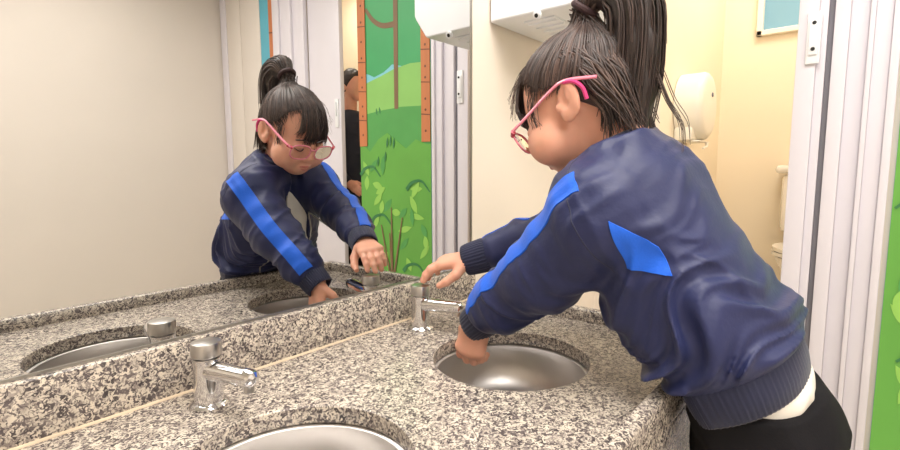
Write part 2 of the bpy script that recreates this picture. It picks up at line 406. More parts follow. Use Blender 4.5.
# ================================================================== COUNTER
CX, CD, SINKS = -2.2, 0.742, [(-0.372, -0.392), (-0.910, -0.374)]
SR, TH = 0.172, 0.032
counter = thing('granite_counter', (-1.1, -0.37, -0.03), 'long speckled grey granite washbasin counter under the mirror', 'counter')
def flat_with_holes(outer, holes, z0, z1, n=72):
    cu = bpy.data.curves.new('tmp', 'CURVE'); cu.dimensions = '2D'; cu.fill_mode = 'BOTH'
    cu.extrude = (z1-z0)/2-0.0025; cu.bevel_depth = 0.0025; cu.bevel_resolution = 2; cu.offset = -0.0025
    def sp(pts):
        s = cu.splines.new('POLY'); s.points.add(len(pts)-1)
        for q, p in zip(s.points, pts): q.co = (p[0], p[1], 0, 1)
        s.use_cyclic_u = True
    sp(outer)
    for (x, y), r in holes: sp([(x+r*math.cos(a), y+r*math.sin(a)) for a in np.linspace(0, 2*math.pi, n, endpoint=False)])
    ob = bpy.data.objects.new('tmp', cu); COL.objects.link(ob)
    dg = bpy.context.evaluated_depsgraph_get(); me = bpy.data.meshes.new_from_object(ob.evaluated_get(dg))
    V = np.array([v.co[:] for v in me.vertices]); V[:, 2] += (z0+z1)/2; F = [tuple(p.vertices) for p in me.polygons]
    bpy.data.objects.remove(ob); bpy.data.meshes.remove(me); bpy.data.curves.remove(cu)
    return V, F
V, F = flat_with_holes([(CX, 0.004), (CX, -CD), (0.0, -CD), (0.0, 0.004)], [(c, SR) for c in SINKS], -TH, 0.0)
mesh('worktop', V, F, M['granite'], counter, sharp=30)
# raised rim along the front and the right end, mitred at the corner, and the apron below it
LZ, LW = 0.035, 0.028
mb = MB()
P_out = [(CX, -CD), (0.0, -CD), (0.0, -0.019)]; P_in = [(CX, -CD+LW), (-LW, -CD+LW), (-LW, -0.019)]
bv = 0.004
prof2 = [(0, -0.002), (0, LZ-bv), (bv, LZ), (LW-bv, LZ), (LW, LZ-bv), (LW, -0.002)]
rows = []
for i in range(3):
    o_, i_ = np.array(P_out[i]), np.array(P_in[i])
    rows.append([(*(o_+(i_-o_)*(w/LW)), z) for w, z in prof2])
V = [p for r in rows for p in r]; n = len(prof2)
F = [(i*n+k, i*n+(k+1) % n, (i+1)*n+(k+1) % n, (i+1)*n+k) for i in range(2) for k in range(n)]+[tuple(range(n)), tuple(range(2*n, 3*n))]
mb.add(V, F); mb.build('raised_rim', M['granite'], counter, sharp=50)
mb = MB(); mb.box((CX, -CD, -0.20), (0.0, -CD+0.03, -0.0325), 0.002); mb.box((-0.03, -CD+0.031, -0.20), (0.0, 0.0, -0.0325), 0.002)
mb.build('apron', M['granite'], counter)
MB().box((CX, -0.018, 0.0), (0.0, 0.0045, 0.100), 0.003).build('backsplash', M['granite'], counter)
mb = MB(); mb.tube([(CX, -0.0185, 0.001), (-0.03, -0.0185, 0.0005)], 0.0036, 8); mb.build('caulk_line', M['caulk'], counter)
# supports to the floor at the wall side
mb = MB()
for x in (-2.1, -0.05):
    mb = MB(); mb.box((x-0.02, -0.45, FLOOR), (x+0.02, -0.0, -0.033), 0.003); mb.build('support', M['granite'], counter)

# ------------------------------------------------------------------ basins
def basin(c, label):
    x, y = c
    t = thing('sink_basin', (x, y, -0.19), label, 'washbasin', 'round steel basins set in the counter')
    z = -TH-0.001
    pr = [(0.190, z), (0.190, z-0.004), (0.176, z-0.006)]
    for a in np.linspace(0.06, 1.0, 16):
        th = a*math.pi/2; pr.append((0.174*math.cos(th)**0.75 if a < 1 else 0.0001, z-0.004-0.146*math.sin(th)))
    pr = [p for p in pr if p[0] > 0.026]+[(0.026, z-0.149)]
    inner = [(0.190, z), (0.168, z), (0.1655, z-0.002)]
    for a in np.linspace(0.04, 1.0, 24):
        th = a*math.pi/2; inner.append((0.166*math.cos(th)**0.7, z-0.002-0.144*math.sin(th)))
    inner = [p for p in inner if p[0] > 0.025]+[(0.025, z-0.1455)]
    mb = MB(); mb.lathe(pr[::-1]+inner, (x, y, 0), 72, cap0=False, cap1=False)
    mb.build('bowl', M['steel'], t, sharp=50)
    mb = MB(); mb.lathe([(0.0275, z-0.146), (0.027, z-0.1435), (0.019, z-0.1445), (0.016, z-0.150), (0.016, z-0.20)], (x, y, 0), 32, cap0=False)
    dr = mb.build('drain', M['chrome'], t)
    return t
basin(SINKS[0], 'round steel basin the girl is washing her hands in')
basin(SINKS[1], 'round empty steel basin at the bottom edge of the photo, below the free tap')

# ------------------------------------------------------------------ taps
def tap(c, label):
    x, y = c
    t = thing('push_tap', (x, y, 0.0), label, 'tap', 'chrome push taps')
    mb = MB(); mb.lathe([(0.033, 0.0005), (0.0335, 0.003), (0.031, 0.006), (0.0240, 0.009)], (x, y, 0), 40); mb.build('base_flange', M['chrome'], t)
    mb = MB(); mb.lathe([(0.0245, 0.008), (0.0240, 0.030), (0.0230, 0.055), (0.0226, 0.078), (0.0235, 0.083), (0.0242, 0.085), (0.0236, 0.088), (0.017, 0.0885), (0.017, 0.093)], (x, y, 0), 44)
    mb.build('body', M['chrome'], t)
    mb = MB(); mb.lathe([(0.0215, 0.0905), (0.0255, 0.092), (0.0258, 0.095), (0.0252, 0.113), (0.0242, 0.1158), (0.0215, 0.1165), (0.0005, 0.1172)], (x, y, 0), 44, cap1=False)
    mb.build('push_button', [M['chrome_top']], t)
    d = np.array([0.16, -0.98, 0.0]); d /= np.linalg.norm(d); a = np.array([x, y, 0.066])+d*0.012
    mb = MB(); b = np.array([x, y, 0.073])+d*0.118
    ps = [a+(b-a)*s for s in np.linspace(0, 1, 8)]+[b+d*0.006, b+d*0.010+np.array([0, 0, -0.001])]
    mb.tube(ps, [0.0185, 0.0178, 0.0168, 0.0162, 0.0158, 0.0156, 0.0155, 0.0153, 0.0125, 0.006], 24)
    sp = mb.build('spout', M['chrome'], t)
    e = b+d*-0.006
    mb = MB(); mb.lathe([(0.0085, -0.008), (0.0090, -0.018), (0.0088, -0.024), (0.0065, -0.0245), (0.0065, -0.02)], e, 24, cap1=False)
    mb.build('aerator', M['chrome_top'], sp)
    return t
FY = -0.097
tap((-0.349, FY), 'chrome push tap the girl is pressing with her hand')
tap((-0.904, FY), 'chrome push tap at the left, beside the empty basin, untouched')
# ================================================================== WALL UNITS AND STALL
t = thing('hand_dryer', (0.26, 0.0, 0.89), 'white wall unit with a round key lock, on the cream wall right of the mirror', 'hand dryer')
DX0, DX1 = 0.10, 0.46
pf = [(0.0, 0.893), (0.275, 0.890), (0.285, 0.893), (0.334, 0.962), (0.340, 0.975), (0.340, 1.42), (0.32, 1.45), (0.0, 1.45)]
mb = MB(); n = len(pf); V = []; F = []
xs = [(DX0, 0.006), (DX0+0.002, 0.002), (DX0+0.008, 0.0), (DX1-0.008, 0.0), (DX1-0.002, 0.002), (DX1, 0.006)]
cen = np.array([0.17, 1.15])
for x, ins in xs:
    for a, b in pf:
        q = np.array([a, b])+(cen-np.array([a, b]))/np.linalg.norm(cen-np.array([a, b]))*ins
        V.append((x, -q[0]+0.0, q[1]))
for i in range(len(xs)-1):
    for k in range(n): F.append((i*n+k, i*n+(k+1) % n, (i+1)*n+(k+1) % n, (i+1)*n+k))
F += [tuple(range(n)), tuple(range((len(xs)-1)*n, len(xs)*n))]
mb.add(V, F); mb.build('housing', M['white'], t)
mb = MB(); mb.lathe([(0.013, -0.003), (0.013, 0.007), (0.010, 0.009), (0.0065, 0.009)], (DX0+0.004, -0.173, 0.884), 24, (-0.9, 0, -0.43))
lk = mb.build('key_lock', M['white'], t)
mb = MB(); mb.lathe([(0.0062, 0.0085), (0.0062, 0.0098)], (DX0+0.004, -0.173, 0.884), 16, (-0.9, 0, -0.43)); mb.build('keyhole', M['dark'], lk)
mb = MB(); mb.box((DX0+0.06, -0.20, 0.886), (DX1-0.06, -0.09, 0.8925), 0.002)
for k in range(5): mb.box((DX0+0.08+k*0.05, -0.195, 0.880), (DX0+0.09+k*0.05, -0.095, 0.8875), 0.001)
mb.build('outlet_grille', M['white'], t)

JX, JZ, JR = 1.40, 0.715, 0.160
t = thing('toilet_roll_dispenser', (JX, STL, JZ-0.17), 'round cream jumbo toilet roll holder on the stall wall behind the girl', 'toilet roll holder')
mb = MB(); mb.lathe([(JR-0.01, 0.0), (JR, 0.004), (JR+0.001, 0.100), (JR-0.004, 0.113), (JR-0.018, 0.124), (JR-0.04, 0.128), (0.001, 0.130)], (JX, STL, JZ), 64, (0, -1, 0), cap1=False)
mb.box((JX-0.13, STL-0.085, JZ-JR-0.006), (JX+0.13, STL-0.001, JZ-JR+0.06), 0.012)
mb.build('drum_cover', M['ivory'], t)
mb = MB(); mb.lathe([(0.011, 0.0), (0.011, 0.004), (0.008, 0.005)], (JX+0.02, STL-0.129, JZ+0.055), 20, (0, -1, 0)); mb.build('key_lock', M['gap'], t)
mb = MB(); mb.box((JX-0.10, STL-0.11, JZ-JR-0.012), (JX+0.10, STL-0.02, JZ-JR-0.004), 0.003)
mb.tube([(JX+0.06, STL-0.105, JZ-JR-0.008), (JX+0.05, STL-0.11, JZ-JR-0.03), (JX, STL-0.105, JZ-JR-0.04)], 0.006, 8)
mb.build('paper_cutter', M['ivory'], t)

structure('floor_stall', B((1.5, STR, FLOOR), (STB, STL, -0.50), 0.004), M['floor'])
TY = -0.835
t = thing('toilet', (1.9, TY, -0.50), 'white ceramic toilet with cistern in the stall, half hidden by the door frame', 'toilet')
mb = MB(); mb.box((2.0, TY-0.215, 0.06), (2.19, TY+0.215, 0.385), 0.035); mb.build('cistern', M['ceramic'], t)
mb = MB(); mb.box((1.985, TY-0.24, 0.388), (2.2, TY+0.245, 0.432), 0.018)
ld = mb.build('cistern_lid', M['ceramic'], t)
mb = MB(); mb.lathe([(0.022, 0.0), (0.022, 0.008), (0.018, 0.011)], (2.09, TY, 0.432), 24); mb.build('flush_button', M['chrome'], ld)
def oval(cx, cy, a, b, n=48): return [(cx+a*math.cos(t)*(1.0 if math.cos(t) > 0 else 1.18), cy+b*math.sin(t)) for t in np.linspace(0, 2*math.pi, n, endpoint=False)]
mb = MB(); rings = [(0.14, 0.11, -0.50), (0.135, 0.10, -0.44), (0.12, 0.09, -0.28), (0.16, 0.13, -0.15), (0.205, 0.185, -0.06), (0.215, 0.20, -0.022)]
V = []; n = 48
for a, b, z in rings: V += [(x, y, z) for x, y in oval(1.76+(0.06 if z < -.2 else 0.0), TY, a, b)]
F = [(i*n+k, i*n+(k+1) % n, (i+1)*n+(k+1) % n, (i+1)*n+k) for i in range(len(rings)-1) for k in range(n)]+[tuple(range(n)), tuple(range((len(rings)-1)*n, len(rings)*n))]
mb.add(V, F); mb.box((1.93, TY-0.15, -0.16), (2.15, TY+0.15, 0.07), 0.03); mb.build('bowl', M['ceramic'], t)
mb = MB()
for zz, s in ((-0.018, 1.0), (0.004, 0.985)):
    mb.prism(oval(1.77, TY, 0.215*s, 0.212*s), lambda a, b, h: (a, b, h), zz, zz+0.018)
mb.build('seat_lid', M['ceramic'], t)
# ================================================================== IMPLICIT SURFACE TOOLS (for people and cloth)
def smin(a, b, k):
    if k <= 0: return np.minimum(a, b)
    h = np.clip(0.5+0.5*(b-a)/k, 0, 1)
    return b+(a-b)*h-k*h*(1-h)
class Prim:
    def __init__(self, fn, lo, hi, k=0.02, op='+'): self.fn, self.lo, self.hi, self.k, self.op = fn, np.array(lo), np.array(hi), k, op
def cone(a, b, ra, rb, k=0.02, op='+', flat=None):
    a = np.array(a, float); b = np.array(b, float); ab = b-a; L2 = ab@ab+1e-12
    def fn(P):
        h = np.clip(((P-a)@ab)/L2, 0, 1)
        q = P-a-h[..., None]*ab
        if flat is not None:
            nn, s = flat; c = q@nn
            d = np.sqrt(np.maximum((q*q).sum(-1)-c*c, 0)+(c*s)**2)
        else: d = np.sqrt((q*q).sum(-1))
        return d-(ra+(rb-ra)*h)
    r = max(ra, rb)
    return Prim(fn, np.minimum(a, b)-r, np.maximum(a, b)+r, k, op)
def ell(c, r, k=0.02, op='+', R=None):
    c = np.array(c, float); r = np.array(r, float)
    def fn(P):
        q = P-c
        if R is not None: q = q@R.T          # rows of R: local axes
        k0 = np.sqrt(((q/r)**2).sum(-1)); k1 = np.sqrt(((q/(r*r))**2).sum(-1))+1e-9
        return k0*(k0-1)/k1
    m = r.max() if R is not None else r
    return Prim(fn, c-m, c+m, k, op)
def evalf(prims, P):
    d = np.full(P.shape[:-1], 0.5)
    for p in prims:
        v = p.fn(P)
        if p.op == '+': d = smin(d, v, p.k)
        else: d = -smin(-d, v, p.k)
    return d
def grid_mesh(prims, h, warp=None, lo=None, hi=None, pad=0.02):
    add = [p for p in prims if p.op == '+']
    lo = np.min([p.lo for p in add], 0)-pad if lo is None else np.array(lo, float)
    hi = np.max([p.hi for p in add], 0)+pad if hi is None else np.array(hi, float)
    N = np.ceil((hi-lo)/h).astype(int)+1
    ax = [lo[i]+h*np.arange(N[i]) for i in range(3)]
    D = np.full(N, 0.5, np.float32)
    for p in prims:
        m = p.k+3*h+0.01
        i0 = np.clip(np.floor((p.lo-m-lo)/h).astype(int), 0, N-1); i1 = np.clip(np.ceil((p.hi+m-lo)/h).astype(int)+1, 1, N)
        if (i1 <= i0).any(): continue
        sl = tuple(slice(a, b) for a, b in zip(i0, i1))
        G = np.stack(np.meshgrid(*[ax[i][sl[i]] for i in range(3)], indexing='ij'), -1)
        v = p.fn(G)
        D[sl] = smin(D[sl], v, p.k) if p.op == '+' else -smin(-D[sl], v, p.k)
    if warp is not None:
        near = np.abs(D) < 0.03; idx = np.argwhere(near)
        D[near] -= warp(lo+idx*h)
    return surface_nets(D, lo, h)
def surface_nets(D, lo, h):
    ins = D < 0; N = np.array(D.shape)-1
    cnt = np.zeros(N, np.int8); acc = np.zeros(tuple(N)+(3,), np.float32)
    cs = [(0, 0, 0), (1, 0, 0), (0, 1, 0), (1, 1, 0), (0, 0, 1), (1, 0, 1), (0, 1, 1), (1, 1, 1)]
    def sub(A, o): return A[o[0]:o[0]+N[0], o[1]:o[1]+N[1], o[2]:o[2]+N[2]]
    for i in range(8):
        for ax_ in range(3):
            if cs[i][ax_]: continue
            j = list(cs[i]); j[ax_] = 1
            da, db = sub(D, cs[i]), sub(D, j); m = (da < 0) != (db < 0)
            if not m.any(): continue
            t = da[m]/(da[m]-db[m]); q = np.tile(np.array(cs[i], np.float32), (len(t), 1)); q[:, ax_] += t
            cnt[m] += 1; acc[m] += q
    cell = cnt > 0; ids = -np.ones(N, np.int64); ids[cell] = np.arange(cell.sum())
    V = lo+h*(np.argwhere(cell)+acc[cell]/cnt[cell][:, None])
    F = []
    for ax_ in range(3):
        o = [0, 0, 0]; o[ax_] = 1
        s0 = [slice(0, None)]*3; n_ = list(N+1); n_[ax_] -= 1
        a = D[tuple(slice(0, D.shape[i]-(1 if i == ax_ else 0)) for i in range(3))] < 0
        b = D[tuple(slice(1 if i == ax_ else 0, None) for i in range(3))] < 0
        for sgn, m in ((1, a & ~b), (-1, ~a & b)):
            I = np.argwhere(m)
            u, v = (ax_+1) % 3, (ax_+2) % 3
            ok = (I[:, u] > 0) & (I[:, v] > 0) & (I[:, u] < N[u]) & (I[:, v] < N[v]); I = I[ok]
            def at(du, dv):
                J = I.copy(); J[:, u] -= du; J[:, v] -= dv; return ids[J[:, 0], J[:, 1], J[:, 2]]
            q = np.stack([at(1, 1), at(0, 1), at(0, 0), at(1, 0)], 1)
            F.append(q if sgn > 0 else q[:, ::-1])
    return V, np.vstack(F)
def relax(V, F, it=1, lam=0.5):
    F = np.asarray(F); E = np.vstack([F[:, [0, 1]], F[:, [1, 2]], F[:, [2, 3]], F[:, [3, 0]]]); V = V.copy()
    cnt = np.bincount(E.ravel(), minlength=len(V))[:, None]
    for _ in range(it):
        a = np.zeros_like(V)
        for j in range(3): a[:, j] = np.bincount(E[:, 0], V[E[:, 1], j], len(V))+np.bincount(E[:, 1], V[E[:, 0], j], len(V))
        V += lam*(a/np.maximum(cnt, 1)-V)
    return V, F
def cat(parts):
    V = []; F = []; k = 0
    for v, f in parts: V.append(v); F += [tuple(x+k for x in q) for q in f]; k += len(v)
    return np.vstack(V), F
_pt = rng.random((64, 64, 64)).astype(np.float32)
def vnoise(P):
    P = np.asarray(P); i = np.floor(P).astype(int); f = P-i; f = f*f*(3-2*f); r = 0
    for dx in (0, 1):
        for dy in (0, 1):
            for dz in (0, 1):
                w = (f[..., 0] if dx else 1-f[..., 0])*(f[..., 1] if dy else 1-f[..., 1])*(f[..., 2] if dz else 1-f[..., 2])
                r = r+w*_pt[(i[..., 0]+dx) % 64, (i[..., 1]+dy) % 64, (i[..., 2]+dz) % 64]
    return r*2-1
def unit(v): v = np.asarray(v, float); return v/(np.linalg.norm(v, axis=-1, keepdims=True)+1e-12)
def cast(prims, O, Dn, far=0.25, warp=None, n=60):
    """march from O outwards along Dn until leaving the solid (or inwards from outside): returns surface points"""
    O = np.asarray(O, float); Dn = unit(Dn)
    ts = np.linspace(0, far, n); P = O[:, None, :]+Dn[:, None, :]*ts[None, :, None]
    d = evalf(prims, P)
    if warp is not None: d = d-np.where(np.abs(d) < 0.03, warp(P), 0)
    ins = d < 0
    last = np.where(ins.any(1), n-1-np.argmax(ins[:, ::-1], 1), 0)
    nx = np.minimum(last+1, n-1); r = np.arange(len(O)); da, db = d[r, last], d[r, nx]
    t = ts[last]+(ts[nx]-ts[last])*np.clip(da/(da-db+1e-9), 0, 1)
    return O+Dn*t[:, None]
def quad_strip(Pts, th, nrm):
    """grid of points (m,n,3) -> thin closed sheet pushed along nrm by th"""
    m, n = Pts.shape[:2]; V = np.vstack([(Pts+nrm*th).reshape(-1, 3), (Pts-nrm*0.002).reshape(-1, 3)]); F = []; k = m*n
    for i in range(m-1):
        for j in range(n-1):
            a, b, c, d = i*n+j, i*n+j+1, (i+1)*n+j+1, (i+1)*n+j
            F.append((a, b, c, d)); F.append((k+d, k+c, k+b, k+a))
    rim = [(i, 0) for i in range(m)]+[(m-1, j) for j in range(1, n)]+[(i, n-1) for i in range(m-2, -1, -1)]+[(0, j) for j in range(n-2, 0, -1)]
    for q in range(len(rim)):
        a = rim[q][0]*n+rim[q][1]; b = rim[(q+1) % len(rim)][0]*n+rim[(q+1) % len(rim)][1]
        F.append((a, b, k+b, k+a))
    return V, F
# ================================================================== THE GIRL
def skin_mat(name, rgb, rough=0.48):
    return mat(name, rgb, rough, var=0.05, vscale=30, sub=0.25, bump=0.03, bscale=300)
M['skin'] = skin_mat('skin', (230, 170, 144))
M['lip'] = skin_mat('lips', (204, 124, 112), 0.4)
def cloth(name, rgb, rough, sheen=0.0, bs=900, bump=0.15, var=0.08, spec=0.4):
    return mat(name, rgb, rough, var=var, vscale=18, bump=bump, bscale=bs, spec=spec, sheen=sheen)
M['navy'] = cloth('navy_satin_cloth', (32, 39, 82), 0.50, 0.06, bs=130, bump=0.16, spec=0.42)
M['rib'] = cloth('navy_rib_knit', (34, 38, 66), 0.75, 0.2, bs=500)
M['blue'] = cloth('bright_blue_cloth', (20, 98, 222), 0.55, 0.1, bs=300)
M['shirt'] = cloth('white_cotton', (238, 232, 222), 0.8)
M['black'] = cloth('black_jersey', (22, 21, 24), 0.9, 0.0, bs=400, spec=0.2)
M['orange'] = cloth('orange_print', (226, 96, 44), 0.7); M['yellow'] = cloth('yellow_print', (232, 186, 84), 0.7); M['teal'] = cloth('teal_print', (96, 160, 150), 0.7)
M['hair'] = [mat('dark_brown_hair', (66, 52, 48), 0.42, var=0.2, vscale=40, spec=0.5), mat('brown_hair', (90, 71, 64), 0.42, var=0.2, vscale=40, spec=0.5),
             mat('black_brown_hair', (50, 40, 38), 0.42, var=0.2, vscale=40, spec=0.5)]
M['pink'] = mat('pink_plastic', (236, 138, 158), 0.25, var=0.03, coat=0.3)
M['hotpink'] = mat('hot_pink_silicone', (232, 70, 138), 0.35, var=0.03)
M['redpink'] = mat('dark_pink_plastic', (206, 66, 90), 0.25, var=0.03)
M['zip'] = mat('zip_metal', (180, 178, 172), 0.3, 1.0, var=0.05)
def lens_mat():
    m = bpy.data.materials.new('spectacle_lens'); m.use_nodes = True; nt = m.node_tree; nt.nodes.clear()
    o = nt.nodes.new('ShaderNodeOutputMaterial'); a = nt.nodes.new('ShaderNodeBsdfTransparent'); g = nt.nodes.new('ShaderNodeBsdfGlossy')
    g.inputs['Roughness'].default_value = 0.03; f = nt.nodes.new('ShaderNodeFresnel'); f.inputs[0].default_value = 1.5
    x = nt.nodes.new('ShaderNodeMixShader'); a.inputs[0].default_value = (0.97, 0.95, 0.92, 1)
    nt.links.new(f.outputs[0], x.inputs[0]); nt.links.new(a.outputs[0], x.inputs[1]); nt.links.new(g.outputs[0], x.inputs[2]); nt.links.new(x.outputs[0], o.inputs[0])
    return m
M['lens'] = lens_mat()

HC = np.array([-0.312, -0.508, 0.550]); HS = 1.10
hy, hp = math.radians(2), math.radians(31)
hf = np.array([-math.sin(hy)*math.cos(hp), math.cos(hy)*math.cos(hp), -math.sin(hp)])
hl = np.array([-math.cos(hy), -math.sin(hy), 0.0]); hu = np.cross(hf, hl)
HR = np.stack([hl, hf, hu])
def Hd(p): return HC+HS*(np.asarray(p, float)@HR)
def hell(c, r, k=0.015, op='+', R=None): return ell(Hd(c), np.array(r)*HS, k, op, HR if R is None else R@HR)
def hcone(a, b, ra, rb, k=0.012, op='+'): return cone(Hd(a), Hd(b), ra*HS, rb*HS, k, op)
# torso axis
TH_, TN = np.array([-0.275, -0.80, 0.05]), np.array([-0.308, -0.625, 0.395])
tt = unit(TN-TH_); tl = unit(np.cross(tt, np.array([0.06, 0.89, -0.45]))); tl = -tl if tl[0] > 0 else tl   # towards her left
tf = np.cross(tl, tt); tf = -tf if tf[1] < 0 else tf
def T(a, b, s): return TH_+a*tl+b*tf+s*tt
class Loft(Prim):
    def __init__(self, knots, k=0.02, op='+'):
        K = spline(knots, 80); self.K = K[np.argsort(K[:, 0])]; self.smin, self.smax = knots[0][0], knots[-1][0]
        m = np.max(knots, 0)
        cs = [T(a*m[1], b, s) for a in (-1, 1) for b in (m[2], -m[3]) for s in (self.smin, self.smax)]
        super().__init__(self.f, np.min(cs, 0)-0.02, np.max(cs, 0)+0.02, k, op)
    def f(self, P):
        q = P-TH_; s = q@tt; a = q@tl; b = q@tf
        w = np.interp(s, self.K[:, 0], self.K[:, 1]); d = np.where(b > 0, np.interp(s, self.K[:, 0], self.K[:, 2]), np.interp(s, self.K[:, 0], self.K[:, 3]))
        r = (np.abs(a/w)**2.3+np.abs(b/d)**2.3)**(1/2.3)
        e = (r-1)*np.minimum(w, d)*0.92
        c = np.maximum(s-self.smax, self.smin-s)
        return np.maximum(e, c)
# arms: joints
LA = np.array([[-0.424, -0.607, 0.322], [-0.407, -0.490, 0.208], [-0.394, -0.385, 0.130], [-0.381, -0.309, 0.066]])
RA = np.array([[-0.168, -0.590, 0.345], [-0.172, -0.440, 0.268], [-0.215, -0.322, 0.230], [-0.274, -0.208, 0.188]])
LHIP, RHIP = np.array([-0.33, -0.87, -0.12]), np.array([-0.20, -0.88, -0.12])
LKN, RKN = np.array([-0.345, -0.855, -0.44]), np.array([-0.185, -0.865, -0.44])
LAN, RAN = np.array([-0.35, -0.90, -0.755]), np.array([-0.18, -0.91, -0.755])

girl = thing('girl', (-0.27, -0.88, FLOOR), 'girl in pink glasses and a navy jacket with blue stripes, leaning over the basin', 'person')

def finger(pts, r0, r1):
    n = len(pts)-1; rr = np.linspace(r0, r1, n+1)
    return [cone(pts[i], pts[i+1], rr[i], rr[i+1], 0.004) for i in range(n)]
def hand(w, d, n, s, L, curl, spread, thumb, drop=None):
    """w wrist, d towards the fingers, n back of the hand, s thumb side; curl: bend angles of the three joints, per finger"""
    d, n, s = unit(d), unit(n), unit(s); pr = []
    pal = 0.50*L
    pr.append(cone(w-d*0.012, w+d*0.01, 0.027, 0.0265, 0.012, flat=(n, 1.20)))
    for q, o in ((0.026, 0.0), (0.009, 0.004), (-0.009, 0.003), (-0.025, -0.004)):
        pr.append(cone(w+d*0.012+s*q*0.6, w+d*(pal+o)+s*q, 0.0185, 0.0150, 0.012, flat=(n, 1.12)))
    lens = (0.44, 0.49, 0.455, 0.36)
    for i, (q, o) in enumerate(((0.0265, 0.0), (0.009, 0.004), (-0.009, 0.003), (-0.0255, -0.004))):
        p = w+d*(pal+o)+s*q-n*0.001; a = 0.0; pts = [p]; fl = lens[i]*L
        sp = spread*(1.5-i)
        dd = unit(d+s*sp)
        for j, fr in enumerate((0.45, 0.30, 0.25)):
            a += curl[i][j]; p = p+(dd*math.cos(a)-n*math.sin(a))*fl*fr; pts.append(p)
        pr += finger(pts, 0.0112 if i < 3 else 0.0098, 0.0080 if i < 3 else 0.0070)
    b = w+d*0.018+s*0.024-n*0.006; t1 = b+(d*0.55+s*0.62-n*thumb[0])*0.034; t2 = t1+(d*0.85+s*0.25-n*thumb[1])*0.030; t3 = t2+(d*0.95+s*0.0-n*thumb[2])*0.022
    pr += [cone(b, t1, 0.0165, 0.0125, 0.010), cone(t1, t2, 0.0122, 0.0108, 0.004), cone(t2, t3, 0.0106, 0.0080, 0.004)]
    return pr
# ---- body: head
head = [hell((0, -0.015, 0.025), (0.083, 0.106, 0.094)), hell((0, 0.042, -0.035), (0.068, 0.060, 0.080), 0.03), hell((0, 0.058, -0.084), (0.032, 0.032, 0.030), 0.025),
        hell((0.049, 0.060, -0.048), (0.040, 0.042, 0.043), 0.02), hell((-0.044, 0.059, -0.048), (0.037, 0.038, 0.040), 0.02),
        hcone((0, 0.094, -0.004), (0, 0.108, -0.036), 0.008, 0.0125, 0.016), hell((0.011, 0.102, -0.041), (0.009, 0.009, 0.007), 0.006), hell((-0.011, 0.102, -0.041), (0.009, 0.009, 0.007), 0.006),
        hell((0, 0.092, -0.072), (0.020, 0.011, 0.012), 0.01)]
for sx in (1, -1):
    head += [hell((sx*0.033, 0.105, -0.008), (0.020, 0.012, 0.012), 0.014, '-'), hell((sx*0.033, 0.085, -0.009), (0.0165, 0.0145, 0.0125), 0.006)]
    er = Matrix.Rotation(sx*math.radians(-18), 3, 'Z'); E = np.array(er)
    E2 = E@np.array(Matrix.Rotation(math.radians(-12), 3, 'X'))
    head += [hell((sx*0.086, -0.018, -0.014), (0.0085, 0.023, 0.034), 0.008, '+', E2), hell((sx*0.084, -0.004, -0.036), (0.008, 0.011, 0.013), 0.008),
             hell((sx*0.0955, -0.014, -0.008), (0.0085, 0.0140, 0.0225), 0.003, '-', E2), hell((sx*0.084, 0.004, -0.018), (0.007, 0.006, 0.009), 0.005),
             hell((sx*0.091, -0.022, -0.010), (0.0035, 0.006, 0.014), 0.004, '+', E2)]
head += [cone(Hd((0, -0.045, -0.05)), T(0, -0.005, 0.43), 0.052, 0.050, 0.03)]
body = [cone(Hd((0, -0.05, -0.07)), T(0, -0.01, 0.36), 0.046, 0.055, 0.02), cone(T(-0.09, 0, 0.31), T(0.09, 0, 0.31), 0.055, 0.055, 0.03), cone(T(-0.05, 0, 0.27), T(-0.045, -0.035, 0.0), 0.075, 0.066, 0.03),
        cone(T(0.05, 0, 0.27), T(0.045, -0.035, 0.0), 0.075, 0.066, 0.03), cone(RHIP+[0, .02, .06], LHIP+[0, .02, .06], 0.075, 0.075, 0.03)]
for A in (LA, RA):
    for i in range(3): body.append(cone(A[i], A[i+1], (0.044, 0.036, 0.032)[i], (0.036, 0.032, 0.0265)[i], 0.015))
for h, k_, a in ((LHIP, LKN, LAN), (RHIP, RKN, RAN)):
    body += [cone(h, k_, 0.068, 0.048, 0.03), cone(k_, a, 0.046, 0.030, 0.02), cone(a, a+[0, 0.09, -0.035], 0.026, 0.018, 0.02)]
# right hand presses the tap button, left hand cups under the spout inside the basin
TAPX, TAPY = -0.349, -0.097
rw = RA[3]; rd = np.array([-0.40, 0.85, -0.15]); rn = np.array([-0.25, 0.25, 0.90]); rn = rn-rd*(rn@rd)/(rd@rd); rs = np.cross(unit(rn), unit(rd)); rs = rs if rs[0] < 0 else -rs
rhand = hand(rw, rd, rn, rs, 0.150, [(0.30, 0.36, 0.24), (0.32, 0.36, 0.26), (0.38, 0.40, 0.3), (0.46, 0.45, 0.3)], 0.05, (0.55, 0.45, 0.35))
lw = LA[3]; ld_ = np.array([-0.20, 0.18, -0.94]); ln = np.array([-0.86, -0.15, 0.35]); ln = ln-ld_*(ln@ld_)/(ld_@ld_); ls = np.cross(unit(ln), unit(ld_)); ls = ls if ls[1] > 0 else -ls
lhand = hand(lw, ld_, ln, ls, 0.138, [(0.55, 0.9, 0.55), (0.60, 0.95, 0.55), (0.62, 0.95, 0.55), (0.66, 0.95, 0.55)], 0.05, (0.62, 0.60, 0.55))
bm_ = cat([grid_mesh(head, 0.0024), grid_mesh(body, 0.0065), grid_mesh(rhand, 0.0016, pad=0.008), grid_mesh(lhand, 0.0016, pad=0.008)])
mesh('body', bm_[0], bm_[1], M['skin'], girl)
print('hand tips', [np.round(p.hi, 3) for p in rhand[7:8]], rd, rn, rs, ls)
